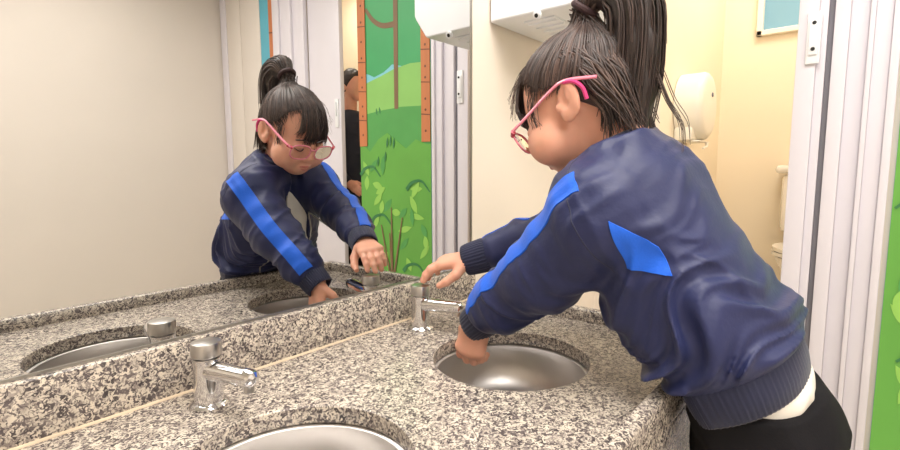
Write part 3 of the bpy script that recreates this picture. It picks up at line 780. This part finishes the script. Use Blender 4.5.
# lips, lashes, nails
mb = MB()
mb.tube(spline([Hd((-0.018, 0.095, -0.0715)), Hd((-0.008, 0.1015, -0.0690)), Hd((0, 0.1025, -0.0700)), Hd((0.008, 0.1015, -0.0690)), Hd((0.018, 0.095, -0.0715))], 16), [0.0012]+[0.0040]*14+[0.0012], 10)
mb.tube(spline([Hd((-0.016, 0.0945, -0.0740)), Hd((0, 0.1010, -0.0780)), Hd((0.016, 0.0945, -0.0740))], 16), [0.0012]+[0.0046]*14+[0.0012], 10)
mb.build('lips', M['lip'], girl)
for sx in (1, -1):
    mb = MB(); mb.tube(spline([Hd((sx*0.016, 0.094, -0.012)), Hd((sx*0.026, 0.1005, -0.0165)), Hd((sx*0.036, 0.1000, -0.0165)), Hd((sx*0.049, 0.0900, -0.010))], 14), [0.0008]+[0.0017]*12+[0.0008], 8)
    mb.build('eyelashes', M['hair'][2], girl)
    mb = MB(); mb.tube(spline([Hd((sx*0.014, 0.1035, 0.014)), Hd((sx*0.03, 0.1035, 0.020)), Hd((sx*0.050, 0.092, 0.014))], 12), [0.001]+[0.0026]*10+[0.001], 8)
    mb.build('eyebrow', M['hair'][0], girl)

# ---- hair
EC, ER = np.array([0, -0.015, 0.025]), np.array([0.0875, 0.1105, 0.0985])
def on_skull(p, lift=1.0):
    q = (np.asarray(p, float)-EC)/ER; return EC+ER*unit(q)*lift
cap = [hell(EC, ER*0.998, 0.0), hell((0, -0.070, -0.045), (0.068, 0.036, 0.062), 0.02)]
def cut(nrm, off):
    nrm = unit(nrm)
    return Prim(lambda P: -(((P-HC)@HR.T/HS)@nrm-off)*HS, [-9]*3, [9]*3, 0.004, '-')
cap += [cut((0, 0.82, -0.57), -0.010), cut((0, 0.35, -0.94), 0.094)]
for sx in (1, -1): cap += [hell((sx*0.088, 0.005, -0.016), (0.03, 0.028, 0.040), 0.008, '-')]
hv, hf_ = grid_mesh(cap, 0.003)
TIE = np.array([0.008, -0.088, 0.128])
strands = MB(); tail = MB()
def strand(mb_, pts, r0, r1, mi, n=5, seg=12, flat=0.6):
    p = spline(pts, seg); k = np.linspace(0, 1, seg); r = r0*np.clip(np.minimum(1, (k+0.12)*4), 0, 1)*(1-k)+r1*k
    mb_.tube(p, np.maximum(r, 0.0004), n, mi, False, flat)
def pick(): return int(rng.choice([0, 0, 1, 2]))
# swept strands: from the hairline to the tie
hl_pts = spline([(0.0, 0.062, 0.108), (0.045, 0.052, 0.098), (0.072, 0.040, 0.066), (0.080, 0.030, 0.040), (0.088, 0.000, 0.026), (0.088, -0.042, 0.006), (0.072, -0.080, -0.036), (0.045, -0.104, -0.060), (0.0, -0.115, -0.066)], 90)
for sx in (1, -1):
    for i, h in enumerate(hl_pts):
        for rep in range(4):
            a = np.array([sx*h[0], h[1], h[2]])+rng.normal(0, 0.003, 3)
            lift = 1.0+rng.uniform(0.0, 0.035)
            mid = [on_skull(a*(1-s)+(TIE*[1, 1, 0.9])*s, lift+0.06*s*s+rng.normal(0, .009)) for s in (0.0, 0.25, 0.5, 0.75)]
            pts = [Hd(q) for q in mid]+[Hd(TIE+rng.normal(0, 0.008, 3))]
            strand(strands, pts, rng.uniform(0.002, 0.0042), 0.002, pick())
# fine hairs that soften the hairline
for i in range(260):
    sx = 1 if i % 2 else -1; h = hl_pts[int(rng.integers(0, 62))]
    a = on_skull(np.array([sx*h[0], h[1]+rng.uniform(0.004, 0.022), h[2]-rng.uniform(0.004, 0.020)]), 1.012); b_ = on_skull(np.array([sx*h[0], h[1]-0.02, h[2]+0.012]), 1.035)
    strand(strands, [Hd(a), Hd(on_skull((a+b_)/2, 1.035)), Hd(b_), Hd(on_skull(b_+[-sx*0.012, -0.015, 0.012], 1.04))], 0.0011, 0.0009, pick(), 4, 7)
# fringe
for i in range(210):
    x = rng.uniform(-0.080, 0.052); top = np.array([x*0.72, 0.030+rng.normal(0, .006), 0.118])
    end = np.array([x*1.02+rng.normal(0, .004), 0, 0]); c_end = rng.uniform(-0.004, 0.022) + (0.02 if x > 0.03 else 0)
    e = on_skull((end[0], 0.11*math.sqrt(max(0.1, 1-(end[0]/0.1)**2)), c_end+0.0), 1.05+rng.uniform(0, 0.06))
    m1 = on_skull(top*[1, 1, 1]*0.55+np.array([e[0], 0.10, 0.075])*0.45+[0, 0.02, 0.02], 1.05+rng.uniform(0, .04)); m2 = on_skull((e[0]*1.0, 0.11, 0.055), 1.075+rng.uniform(0, .05))
    strand(strands, [Hd(on_skull(top, 1.02)), Hd(m1), Hd(m2), Hd(e)], rng.uniform(0.0022, 0.0042), 0.0006, pick())
# hair hanging from the crown behind the ears to the collar
for i in range(300):
    sx = 1 if i % 2 else -1
    x = sx*rng.uniform(0.02, 0.092); a = on_skull((x, -0.045+rng.uniform(-.065, .01), 0.055), 1.03+rng.uniform(0, .03))
    b_ = on_skull((x*1.02, -0.060+rng.uniform(-.045, .008), -0.005), 1.05+rng.uniform(0, .05)); wx = HC[0]-x*0.72+rng.normal(0, .005)
    e = np.array([wx, -0.585-rng.uniform(0, 0.075), 0.487+rng.normal(0, .010)])
    strand(strands, [Hd(a), Hd(b_), (Hd(b_)+e)/2+[0.0, -0.006, 0.0], e], rng.uniform(0.0024, 0.0044), 0.0007, pick())
# temple wisps and baby hairs
for i in range(46):
    sx = 1 if i % 2 else -1
    a = on_skull((sx*0.078, 0.045+rng.normal(0, .006), 0.035+rng.normal(0, .008)), 1.01); L = rng.uniform(0.03, 0.075)
    strand(strands, [Hd(a), Hd(a+[sx*0.006, 0.012, -L*.5]), Hd(a+[sx*0.002, 0.016+rng.normal(0, .006), -L])], 0.0012, 0.0004, pick(), 4, 8)
for i in range(30):
    sx = 1 if i % 2 else -1
    a = on_skull((sx*0.078, -0.065+rng.normal(0, .012), -0.020), 1.01); L = rng.uniform(0.04, 0.10)
    strand(strands, [Hd(a), Hd(a+[-sx*0.008, -0.006, -L*.5]), Hd(a+[-sx*0.016, 0.010+rng.normal(0, .01), -L])], 0.0022, 0.0005, pick(), 4, 8)
for i in range(40):
    x = rng.uniform(-0.06, 0.06); a = on_skull((x, rng.uniform(0, .09), 0.11), 1.02)
    strand(strands, [Hd(a), Hd(on_skull(a+[rng.normal(0, .01), 0.03, -0.015], 1.13)), Hd(on_skull(a+[rng.normal(0, .02), 0.06, -0.05], 1.2+rng.uniform(0, .1)))], 0.0007, 0.0003, pick(), 4, 9)
nb = len(strands.V)
hm = MB(); hm.add(hv, hf_, 0); hm.add(strands.V, strands.F)
hm.M = [0]*len(hf_)+strands.M
hair_o = hm.build('hair', M['hair'], girl, sharp=None)
# ponytail
tie_w = Hd(TIE)
tc_ = np.array([tie_w, tie_w+[0.0, -0.030, 0.042], [-0.312, -0.592, 0.752], [-0.308, -0.618, 0.715], [-0.306, -0.622, 0.645], [-0.305, -0.616, 0.570], [-0.303, -0.612, 0.470]])
prof_t = np.array([0.016, 0.034, 0.048, 0.052, 0.053, 0.054, 0.050])
core = [cone(tc_[i], tc_[i+1], prof_t[i]*0.80, prof_t[i+1]*0.80, 0.02) for i in range(6)]
tv, tf_ = grid_mesh(core, 0.005, warp=lambda P: 0.004*vnoise(P*[60, 60, 14]))
for i in range(330):
    an = rng.uniform(0, 2*math.pi); rr = math.sqrt(rng.uniform(0.35, 1.0)); wob = rng.normal(0, 0.12, 2); L = int(rng.integers(5, 8)); pts = []
    for j in range(L):
        t_ = unit(tc_[min(j+1, 6)]-tc_[max(j-1, 0)]); e1 = unit(np.cross(t_, [1.0, 0.2, 0])); e2 = np.cross(t_, e1)
        w_ = prof_t[j]*(0.8 if L == 7 and j == 6 else 1.0)
        pts.append(tc_[j]+w_*((rr*math.cos(an)+wob[0]*j/6)*e1+(rr*math.sin(an)+wob[1]*j/6)*e2))
    strand(tail, pts, rng.uniform(0.0026, 0.0048), 0.0008, pick(), 5, 16)
for i in range(9):   # the loose lock that falls over the collar
    o_ = rng.normal(0, 0.006, 3)
    strand(tail, np.array([[-0.305, -0.665, 0.60], [-0.305, -0.690, 0.540], [-0.31, -0.715, 0.500], [-0.315, -0.722, 0.458+rng.normal(0, .008)]])+o_, 0.0018, 0.0005, pick(), 5, 12)
hm = MB(); hm.add(tv, tf_, 2); hm.add(tail.V, tail.F); hm.M = [2]*len(tf_)+tail.M
pt = hm.build('ponytail', M['hair'], girl, sharp=None)
mb = MB(); ax_ = unit(tc_[1]-tc_[0]); ang = np.linspace(0, 2*math.pi, 33)
e1 = unit(np.cross(ax_, [1, 0, 0])); e2 = np.cross(ax_, e1)
mb.tube([tie_w+ax_*0.012+0.024*(math.cos(a)*e1+math.sin(a)*e2) for a in ang], 0.0075, 10, cap=False)
mb.build('hair_tie', mat('dark_hair_band', (62, 40, 42), 0.7), girl)

# ---- glasses (worn)
gl = bpy.data.objects.new('glasses', None); COL.objects.link(gl); gl.parent = girl; BASE['glasses'] = BASE[girl.name]; gl.empty_display_size = .02; gl['label'] = 'pink framed glasses'
def rimpt(sx, t, s=1.0):
    x = 0.0385+0.030*s*np.sign(math.cos(t))*abs(math.cos(t))**0.75; c = -0.013+0.023*s*np.sign(math.sin(t))*abs(math.sin(t))**0.75
    return Hd((sx*x, 0.119-0.28*max(0, x-0.03)**1.15-0.10*max(0, -c-0.0), c))
mb = MB()
for sx in (1, -1): mb.tube([rimpt(sx, t) for t in np.linspace(0, 2*math.pi, 41)], 0.0023, 8, cap=False)
mb.tube(spline([Hd((0.0095, 0.119, -0.006)), Hd((0.0, 0.123, -0.002)), Hd((-0.0095, 0.119, -0.006))], 8), 0.0022, 8)
gf = mesh('frame', mb.V, mb.F, M['pink'], girl); gf.parent = gl
for sx in (1, -1):
    mb = MB(); mb.add([Hd((sx*0.0385, 0.116, -0.013))]+[rimpt(sx, t, 0.97) for t in np.linspace(0, 2*math.pi, 41)[:-1]], [(0, 1+i, 1+(i+1) % 40) for i in range(40)])
    o = mesh('lens', mb.V, mb.F, M['lens'], girl); o.parent = gl
    mb = MB(); mb.tube(spline([Hd((sx*0.067, 0.113, 0.000)), Hd((sx*0.0775, 0.104, 0.003)), Hd((sx*0.084, 0.060, 0.008)), Hd((sx*0.0905, 0.004, 0.016)), Hd((sx*0.0935, -0.030, 0.014)), Hd((sx*0.0935, -0.078, -0.014))], 26), np.interp(np.linspace(0, 1, 26), [0, .15, 1], [0.0044, 0.0040, 0.0038]), 8, flat=0.7, up=(0, 0, 1))
    o = mb.build('temple', M['pink'], girl); o.parent = gl
    mb = MB(); mb.tube([Hd((sx*0.066, 0.114, 0.000)), Hd((sx*0.079, 0.103, 0.002))], 0.0048, 8); o = mb.build('hinge', M['redpink'], girl); o.parent = gl
    mb = MB(); mb.tube(spline([Hd((sx*0.0925, -0.026, 0.014)), Hd((sx*0.0945, -0.042, 0.004)), Hd((sx*0.093, -0.050, -0.014)), Hd((sx*0.089, -0.046, -0.034))], 14), 0.0040, 8)
    o = mb.build('ear_hook', M['hotpink'], girl); o.parent = gl

# ---- jacket
def loftp(k, **kw): return Loft(k, **kw)
jk = [Loft([(0.012, 0.156, 0.050, 0.122), (0.035, 0.172, 0.064, 0.144), (0.08, 0.178, 0.108, 0.142), (0.15, 0.174, 0.134, 0.126), (0.24, 0.166, 0.122, 0.114), (0.32, 0.156, 0.092, 0.110), (0.37, 0.138, 0.080, 0.108), (0.42, 0.102, 0.070, 0.092), (0.455, 0.080, 0.064, 0.078)])]
# opening at the front
WL = ([-0.05, 0.10, 0.20, 0.30, 0.42], [0.100, 0.082, 0.042, 0.016, 0.010]); WR = ([-0.05, 0.10, 0.25, 0.34, 0.42], [0.085, 0.082, 0.080, 0.070, 0.060])
def slotf(P):
    q = P-TH_; s = q@tt; a = q@tl; b = q@tf
    return np.maximum(np.maximum(a-np.interp(s, *WL), -np.interp(s, *WR)-a), np.interp(s, [-.05, .1, .3, .42], [0.07, 0.115, 0.065, 0.030])-b)
jk.append(Prim(slotf, T(0, .15, .2)-0.35, T(0, .15, .2)+0.35, 0.008, '-'))
jk.append(cone(T(0.06, -0.005, 0.385), LA[0]+[0.01, 0.012, 0.032], 0.070, 0.082, 0.05)); jk.append(cone(T(-0.06, -0.02, 0.375), RA[0]+[0, 0, 0.02], 0.070, 0.078, 0.05))
lrad = [0.093, 0.074, 0.062, 0.050]; rrad = [0.080, 0.062, 0.054, 0.046]
for A, R_ in ((LA, lrad), (RA, rrad)):
    B_ = A.copy(); B_[3] = A[3]+(A[2]-A[3])*0.55
    for i in range(3): jk.append(cone(B_[i], B_[i+1], R_[i], R_[i+1], 0.014 if i == 0 else 0.02))
def ridge(x): return np.exp(-(x*2.9)**2)
def folds(P):
    q = P-TH_; s = q@tt; a = q@tl; b = q@tf
    wv = vnoise(P*9)*1.3
    # cloth gathered above the hem band: folds that run round the waist and fan out towards the arm
    w1 = vnoise(np.stack([a*4+3, b*5, s*19+b*14+wv], -1)); w2 = vnoise(np.stack([a*6, b*8+7, s*36+b*18+wv*1.4], -1))
    w3 = vnoise(np.stack([a*10+9, b*22, s*9-b*16+wv], -1))
    low = np.clip(1.15-s/0.22, 0, 1)
    hemf = np.clip((s-0.018)/0.03, 0, 1)
    f = (0.0120*low+0.0045)*(ridge(w1)-0.3)+(0.0060*low+0.0020)*(ridge(w2)-0.3)+0.0040*(ridge(w3)-0.3)
    f = f*hemf
    for A in (LA, RA):                      # sleeves: rings round the elbow, twisting along the arm
        ab = A[3]-A[0]; h = ((P-A[0])@ab)/(ab@ab); dist = np.linalg.norm(P-A[0]-np.clip(h, 0, 1)[..., None]*ab, axis=-1)
        m = np.clip((h+0.02)/0.12, 0, 1)*np.clip((0.118-dist)/0.02, 0, 1)
        tw = P[..., 0]-P[..., 2]*0.6
        g = 0.0068*(ridge(vnoise(np.stack([h*9+tw*14, P[..., 0]*6, P[..., 2]*6+4], -1)))-0.3)+0.0034*(ridge(vnoise(np.stack([h*17-tw*12, P[..., 0]*9+2, P[..., 2]*9], -1)))-0.3)
        f = f*(1-m)+g*m
    return f
jv, jf = relax(*grid_mesh(jk, 0.0038, folds), 2)
jacket = mesh('jacket', jv, jf, M['navy'], girl); jacket['label'] = 'navy satin jacket with bright blue stripes'
BASE[jacket.name] = BASE[girl.name]
def sub(name, V, F, m, **k):
    o = mesh(name, V, F, m, girl, **k); o.parent = jacket; return o
# stripes down the sleeves
for A, n0, h0, h1, w_ in ((LA, (-0.60, -0.08, 0.79), -0.12, 0.88, 0.024), (RA, (0.12, 0.30, 0.94), -0.05, 0.88, 0.020)):
    ax_ = A[3]-A[0]; pl = spline(A, 60); cum = np.linspace(0, 1, 60)
    m_, k_ = 70, 8; O = []; Dn = []
    for h in np.linspace(h0, h1, m_):
        c = np.array([np.interp(max(h, 0), cum, pl[:, j]) for j in range(3)])+ax_*min(h, 0)
        t_ = unit(ax_); nn = unit(np.array(n0)-t_*(np.array(n0)@t_)); sd = np.cross(t_, nn)
        for v in np.linspace(-1, 1, k_): O.append(c+sd*v*w_); Dn.append(nn)
    O = np.array(O); Dn = np.array(Dn); P_ = cast(jk, O, Dn, 0.20, folds); dd = ((P_-O)*Dn).sum(-1).reshape(m_, k_)
    for _ in range(3): dd[1:-1] = np.maximum(dd[1:-1], (dd[:-2]+2*dd[1:-1]+dd[2:])/4)
    for _ in range(2): dd[1:-1] = (dd[:-2]+2*dd[1:-1]+dd[2:])/4
    P_ = (O+Dn*dd.reshape(-1)[:, None]).reshape(m_, k_, 3)
    V, F = quad_strip(P_, 0.0022, np.array(Dn).reshape(m_, k_, 3)); sub('sleeve_stripe', V, F, M['blue'], sharp=50)
# blue gusset behind the arm
for sx in (1,):
    poly = np.array([[-0.662, 0.352], [-0.728, 0.306], [-0.752, 0.262], [-0.680, 0.266]])
    u_ = np.linspace(0, 1, 16); O = []; 
    for a in u_:
        for b in u_: O.append((poly[0]*(1-a)+poly[3]*a)*(1-b)+(poly[1]*(1-a)+poly[2]*a)*b)
    O = np.array(O); O3 = np.stack([np.full(len(O), -0.31), O[:, 0], O[:, 1]], 1); Dn = np.tile(tl*sx, (len(O), 1))
    P_ = cast(jk, O3, Dn, 0.26, folds).reshape(16, 16, 3)
    V, F = quad_strip(P_, 0.0022, Dn.reshape(16, 16, 3)); sub('side_panel', V, F, M['blue'], sharp=50)
# rib knit: hem, cuffs, collar
def ribbed(rings, n=120, amp=0.0012, freq=60):
    V = []; F = []
    for (c, e1, e2, ra, rb, rc) in rings:
        for k in range(n):
            a = 2*math.pi*k/n; r = 1+amp/ra*math.sin(freq*a)
            rr = rb if math.sin(a) > 0 else rc
            ca, sa = math.cos(a), math.sin(a); pw = 2/2.3
            V.append(c+e1*ra*r*np.sign(ca)*abs(ca)**pw+e2*rr*r*np.sign(sa)*abs(sa)**pw)
    m = len(rings)
    for i in range(m-1):
        for k in range(n): F.append((i*n+k, i*n+(k+1) % n, (i+1)*n+(k+1) % n, (i+1)*n+k))
    return V, F
rings = [(T(0, 0, s), tl, tf, a, b, c) for s, a, b, c in ((0.034, 0.155, 0.054, 0.126), (0.018, 0.164, 0.054, 0.133), (-0.015, 0.161, 0.056, 0.129), (-0.038, 0.156, 0.056, 0.122), (-0.042, 0.152, 0.052, 0.118), (-0.036, 0.144, 0.046, 0.110), (0.02, 0.14, 0.044, 0.10))]
V, F = ribbed(rings, 240, 0.0013, 90); sub('hem_band', V, F, M['rib'])
for A, r0 in ((LA, 0.0405), (RA, 0.0395)):
    d_ = unit(A[3]-A[2]); e1 = unit(np.cross(d_, [0, 0, 1.])); e2 = np.cross(d_, e1)
    c0 = A[3]-d_*0.036
    rings = [(c0+d_*s, e1, e2, r, r, r) for s, r in ((-0.012, r0+0.002), (0.0, r0+0.004), (0.018, r0+0.003), (0.042, r0+0.001), (0.052, r0-0.001), (0.0545, r0-0.004), (0.050, r0-0.009), (0.0, r0-0.010))]
    V, F = ribbed(rings, 150, 0.0009, 36); sub('cuff', V, F, M['rib'])
rings = [(T(0, 0.0, 0.435)+o, tl, tf, a, b, c) for o, a, b, c in ((tt*-0.01, 0.086, 0.066, 0.082), (tt*0.02+tf*0.004, 0.078, 0.062, 0.074), (tt*0.035+tf*0.008, 0.074, 0.060, 0.070), (tt*0.038+tf*0.008, 0.068, 0.056, 0.064), (tt*0.02+tf*0.004, 0.066, 0.054, 0.060))]
V, F = ribbed(rings, 150, 0.001, 50); sub('collar', V, F, M['rib'])
# zip edges and puller
for sx in (1, -1):
    O = [T(np.interp(s, *WL)+0.004 if sx > 0 else -np.interp(s, *WR)-0.004, 0.05, s) for s in np.linspace(0.03, 0.36, 30)]
    P_ = cast(jk, np.array(O), np.tile(tf, (30, 1)), 0.2, folds)
    mb = MB(); mb.tube(P_, 0.003, 6); o = mb.build('zip', M['zip'], girl); o.parent = jacket
# armhole seam of the near sleeve
ax_ = unit(LA[1]-LA[0]+np.array([0.0, 0.02, 0.05])); e1 = unit(np.cross(ax_, [0, 0, 1.])); e2 = np.cross(ax_, e1); c_ = LA[0]-ax_*0.012
an = np.linspace(0, 2*math.pi, 120, endpoint=False); Dn = np.cos(an)[:, None]*e1+np.sin(an)[:, None]*e2
P_ = cast(jk, np.tile(c_, (120, 1)), Dn, 0.26, folds); dist = np.linalg.norm(P_-c_, axis=1); ok = dist < 0.125
st = int(np.argmax(~ok)); idx = [(st+i) % 120 for i in range(120)]; run = []; best = []
for i in idx:
    if ok[i]: run.append(i)
    else: run = []
    if len(run) > len(best): best = list(run)
mb = MB(); mb.tube(P_[best]-Dn[best]*0.0006, 0.0016, 6); o = mb.build('armhole_seam', M['rib'], girl); o.parent = jacket
# chest badge
ev = [(0.0, 0.020), (0.017, 0.015), (0.016, -0.004), (0.009, -0.014), (0.0, -0.020), (-0.009, -0.014), (-0.016, -0.004), (-0.017, 0.015)]
c = T(-0.100, 0.02, 0.315); O = [c]+[c+tl*a+tt*b for a, b in ev]; P_ = cast(jk, np.array(O), np.tile(tf, (9, 1)), 0.16, folds)
V = np.vstack([P_+tf*0.003, P_-tf*0.003]); F = [(0, 1+i, 1+(i+1) % 8) for i in range(8)]+[(9, 10+(i+1) % 8, 10+i) for i in range(8)]+[(1+i, 10+i, 10+(i+1) % 8, 1+(i+1) % 8) for i in range(8)]
sub('badge', V, F, M['blue'], sharp=40)

# ---- shirt
sh = [Loft([(-0.10, 0.110, 0.044, 0.100), (-0.055, 0.130, 0.040, 0.121), (-0.03, 0.132, 0.040, 0.119), (0.0, 0.136, 0.042, 0.115), (0.03, 0.136, 0.046, 0.115), (0.055, 0.140, 0.080, 0.115), (0.15, 0.140, 0.118, 0.108), (0.24, 0.130, 0.116, 0.100), (0.31, 0.110, 0.086, 0.09), (0.37, 0.066, 0.056, 0.064), (0.385, 0.062, 0.052, 0.060)]),
      cone(T(-0.03, 0.062, 0.080), T(-0.035, 0.100, 0.15), 0.053, 0.050, 0.03)]
sv, sf = grid_mesh(sh, 0.005, lambda P: 0.0035*(1-2*np.abs(vnoise(P*[22, 22, 14]))))
shirt = mesh('shirt', sv, sf, M['shirt'], girl); shirt['label'] = 'white printed shirt'
def patch(name, a0, s0, ra, rs, m):
    tq = np.linspace(0, 2*math.pi, 17)[:-1]
    O = [T(a0, 0, s0)]+[T(a0+ra*math.cos(t), 0, s0+rs*math.sin(t)) for t in tq]; P_ = cast(sh, np.array(O), np.tile(tf, (17, 1)), 0.25, None)
    V = np.vstack([P_+tf*0.0045, P_-tf*0.004]); F = [(0, 1+i, 1+(i+1) % 16) for i in range(16)]+[(17, 18+(i+1) % 16, 18+i) for i in range(16)]+[(1+i, 18+i, 18+(i+1) % 16, 1+(i+1) % 16) for i in range(16)]
    o = mesh(name, V, F, m, girl); o.parent = shirt
patch('print', -0.035, 0.155, 0.016, 0.013, M['orange']); patch('print', -0.032, 0.125, 0.017, 0.010, M['yellow']); patch('print', -0.035, 0.235, 0.012, 0.018, M['teal'])

# ---- trousers and shoes
tr = [Loft([(-0.16, 0.135, 0.095, 0.125), (-0.12, 0.148, 0.095, 0.132), (-0.08, 0.148, 0.085, 0.130), (-0.01, 0.147, 0.064, 0.124)]), cone(LHIP+[0.02, 0.0, 0.02], LKN, 0.100, 0.072, 0.04), cone(LKN, LAN+[0, 0, 0.015], 0.070, 0.054, 0.03),
      cone(RHIP+[-0.02, 0, 0.02], RKN, 0.100, 0.072, 0.04), cone(RKN, RAN+[0, 0, 0.015], 0.070, 0.054, 0.03), ell((-0.325, -0.874, -0.09), (0.085, 0.082, 0.10), 0.04), ell((-0.215, -0.877, -0.09), (0.085, 0.082, 0.10), 0.04)]
tr.append(Prim(lambda P: -(((P-TH_)@unit(tt-0.42*tf))+0.022), [-9]*3, [9]*3, 0.006, '-'))
tv, tf2 = grid_mesh(tr, 0.0065, lambda P: 0.004*(1-2*np.abs(vnoise(P*[14, 14, 9]))))
trousers = mesh('trousers', tv, tf2, M['black'], girl)
msole = mat('white_rubber_sole', (230, 228, 222), 0.6); mshoe = mat('navy_shoe', (48, 52, 74), 0.5)
for a in (LAN, RAN):
    s_ = [ell(a+[0, 0.05, -0.025], (0.038, 0.095, 0.034), 0.02), ell(a+[0, -0.01, 0.0], (0.036, 0.045, 0.045), 0.03), Prim(lambda P: (FLOOR+0.018)-P[..., 2], [-9]*3, [9]*3, 0.003, '-')]
    s_[2] = Prim(lambda P: (P[..., 2]-(FLOOR+0.018)), [-9]*3, [9]*3, 0.003, '-')
    v, f = grid_mesh(s_, 0.005); sh_o = mesh('shoe', v, f, mshoe, girl); BASE[sh_o.name] = BASE[girl.name]
    mb = MB(); mb.prism([(a[0]+0.041*math.cos(t), a[1]+0.035+0.105*math.sin(t)) for t in np.linspace(0, 2*math.pi, 33)[:-1]], lambda x, y, h: (x, y, h), FLOOR+0.0005, FLOOR+0.022)
    o = mb.build('sole', msole, girl); o.parent = sh_o
# ================================================================== PERSON IN THE FAR DOORWAY (seen in the mirror)
px, py, pz = 1.40, -2.275, 1.11
per = thing('person', (px, py, FLOOR), 'dark haired person in dark clothes in the doorway beside the mural, seen in the mirror', 'person')
hd = [ell((px, py, pz), (0.078, 0.098, 0.105)), ell((px, py+0.045, pz-0.055), (0.058, 0.055, 0.07), 0.03), ell((px, py+0.105, pz-0.035), (0.014, 0.018, 0.02), 0.02), ell((px, py+0.065, pz-0.115), (0.03, 0.03, 0.028), 0.02),
      cone((px, py-0.02, pz-0.06), (px, py-0.04, pz-0.25), 0.05, 0.055, 0.02), ell((px-0.078, py-0.005, pz-0.03), (0.01, 0.022, 0.032), 0.006)]
bd = [cone((px-0.12, py-0.04, pz-0.33), (px+0.12, py-0.04, pz-0.33), 0.07, 0.07, 0.03), cone((px, py-0.04, pz-0.35), (px, py-0.04, pz-0.85), 0.12, 0.11, 0.04)]
for sx in (-1, 1):
    bd += [cone((px+sx*0.08, py-0.04, pz-0.85), (px+sx*0.09, py-0.03, -0.30), 0.08, 0.055, 0.03), cone((px+sx*0.09, py-0.03, -0.30), (px+sx*0.09, py-0.05, FLOOR+0.05), 0.052, 0.035, 0.02), cone((px+sx*0.09, py-0.05, FLOOR+0.04), (px+sx*0.09, py+0.09, FLOOR+0.025), 0.035, 0.024, 0.02),
           cone((px+sx*0.17, py-0.04, pz-0.34), (px+sx*0.20, py-0.03, pz-0.64), 0.042, 0.036, 0.02), cone((px+sx*0.20, py-0.03, pz-0.64), (px+sx*0.17, py+0.14, pz-0.80), 0.034, 0.026, 0.02)]
    bd += hand(np.array([px+sx*0.17, py+0.14, pz-0.80]), (-sx*.1, .7, -.4), (sx*.7, 0.1, .5), (-sx*.5, .3, .8), 0.15, [(0.3, 0.4, 0.3)]*4, 0.04, (0.3, 0.3, 0.3))
v, f = cat([grid_mesh(hd, 0.005), grid_mesh(bd, 0.006)]); mesh('body', v, f, M['skin'], per)
hr = [ell((px, py-0.008, pz+0.012), (0.088, 0.106, 0.112)), Prim(lambda P: -(((P-np.array([px, py, pz]))@unit([0, 0.80, -0.6]))-0.036), [-9]*3, [9]*3, 0.01, '-'), cone((px, py-0.09, pz+0.02), (px, py-0.14, pz-0.10), 0.045, 0.03, 0.03)]
v, f = grid_mesh(hr, 0.006, lambda P: 0.003*vnoise(P*[50, 50, 16])); mesh('hair', v, f, M['hair'][2], per)
tp = [cone((px-0.12, py-0.04, pz-0.33), (px+0.12, py-0.04, pz-0.33), 0.085, 0.085, 0.03), cone((px, py-0.04, pz-0.35), (px, py-0.04, pz-0.95), 0.15, 0.15, 0.04)]
for sx in (-1, 1): tp += [cone((px+sx*0.17, py-0.04, pz-0.34), (px+sx*0.20, py-0.03, pz-0.64), 0.06, 0.052, 0.02), cone((px+sx*0.20, py-0.03, pz-0.64), (px+sx*0.176, py+0.11, pz-0.775), 0.05, 0.04, 0.02)]
v, f = grid_mesh(tp, 0.007, lambda P: 0.004*(1-2*np.abs(vnoise(P*12)))); mesh('jacket', v, f, mat('dark_navy_cloth', (40, 44, 60), 0.8), per)
tq = []
for sx in (-1, 1): tq += [cone((px+sx*0.08, py-0.04, pz-0.85), (px+sx*0.09, py-0.03, -0.30), 0.105, 0.075, 0.03), cone((px+sx*0.09, py-0.03, -0.30), (px+sx*0.09, py-0.05, FLOOR+0.09), 0.072, 0.06, 0.02)]
v, f = grid_mesh(tq, 0.008); mesh('trousers', v, f, M['black'], per)
for sx in (-1, 1):
    v, f = grid_mesh([ell((px+sx*0.09, py+0.02, FLOOR+0.036), (0.046, 0.125, 0.034))], 0.007); mesh('shoe', v, f, mshoe, per)
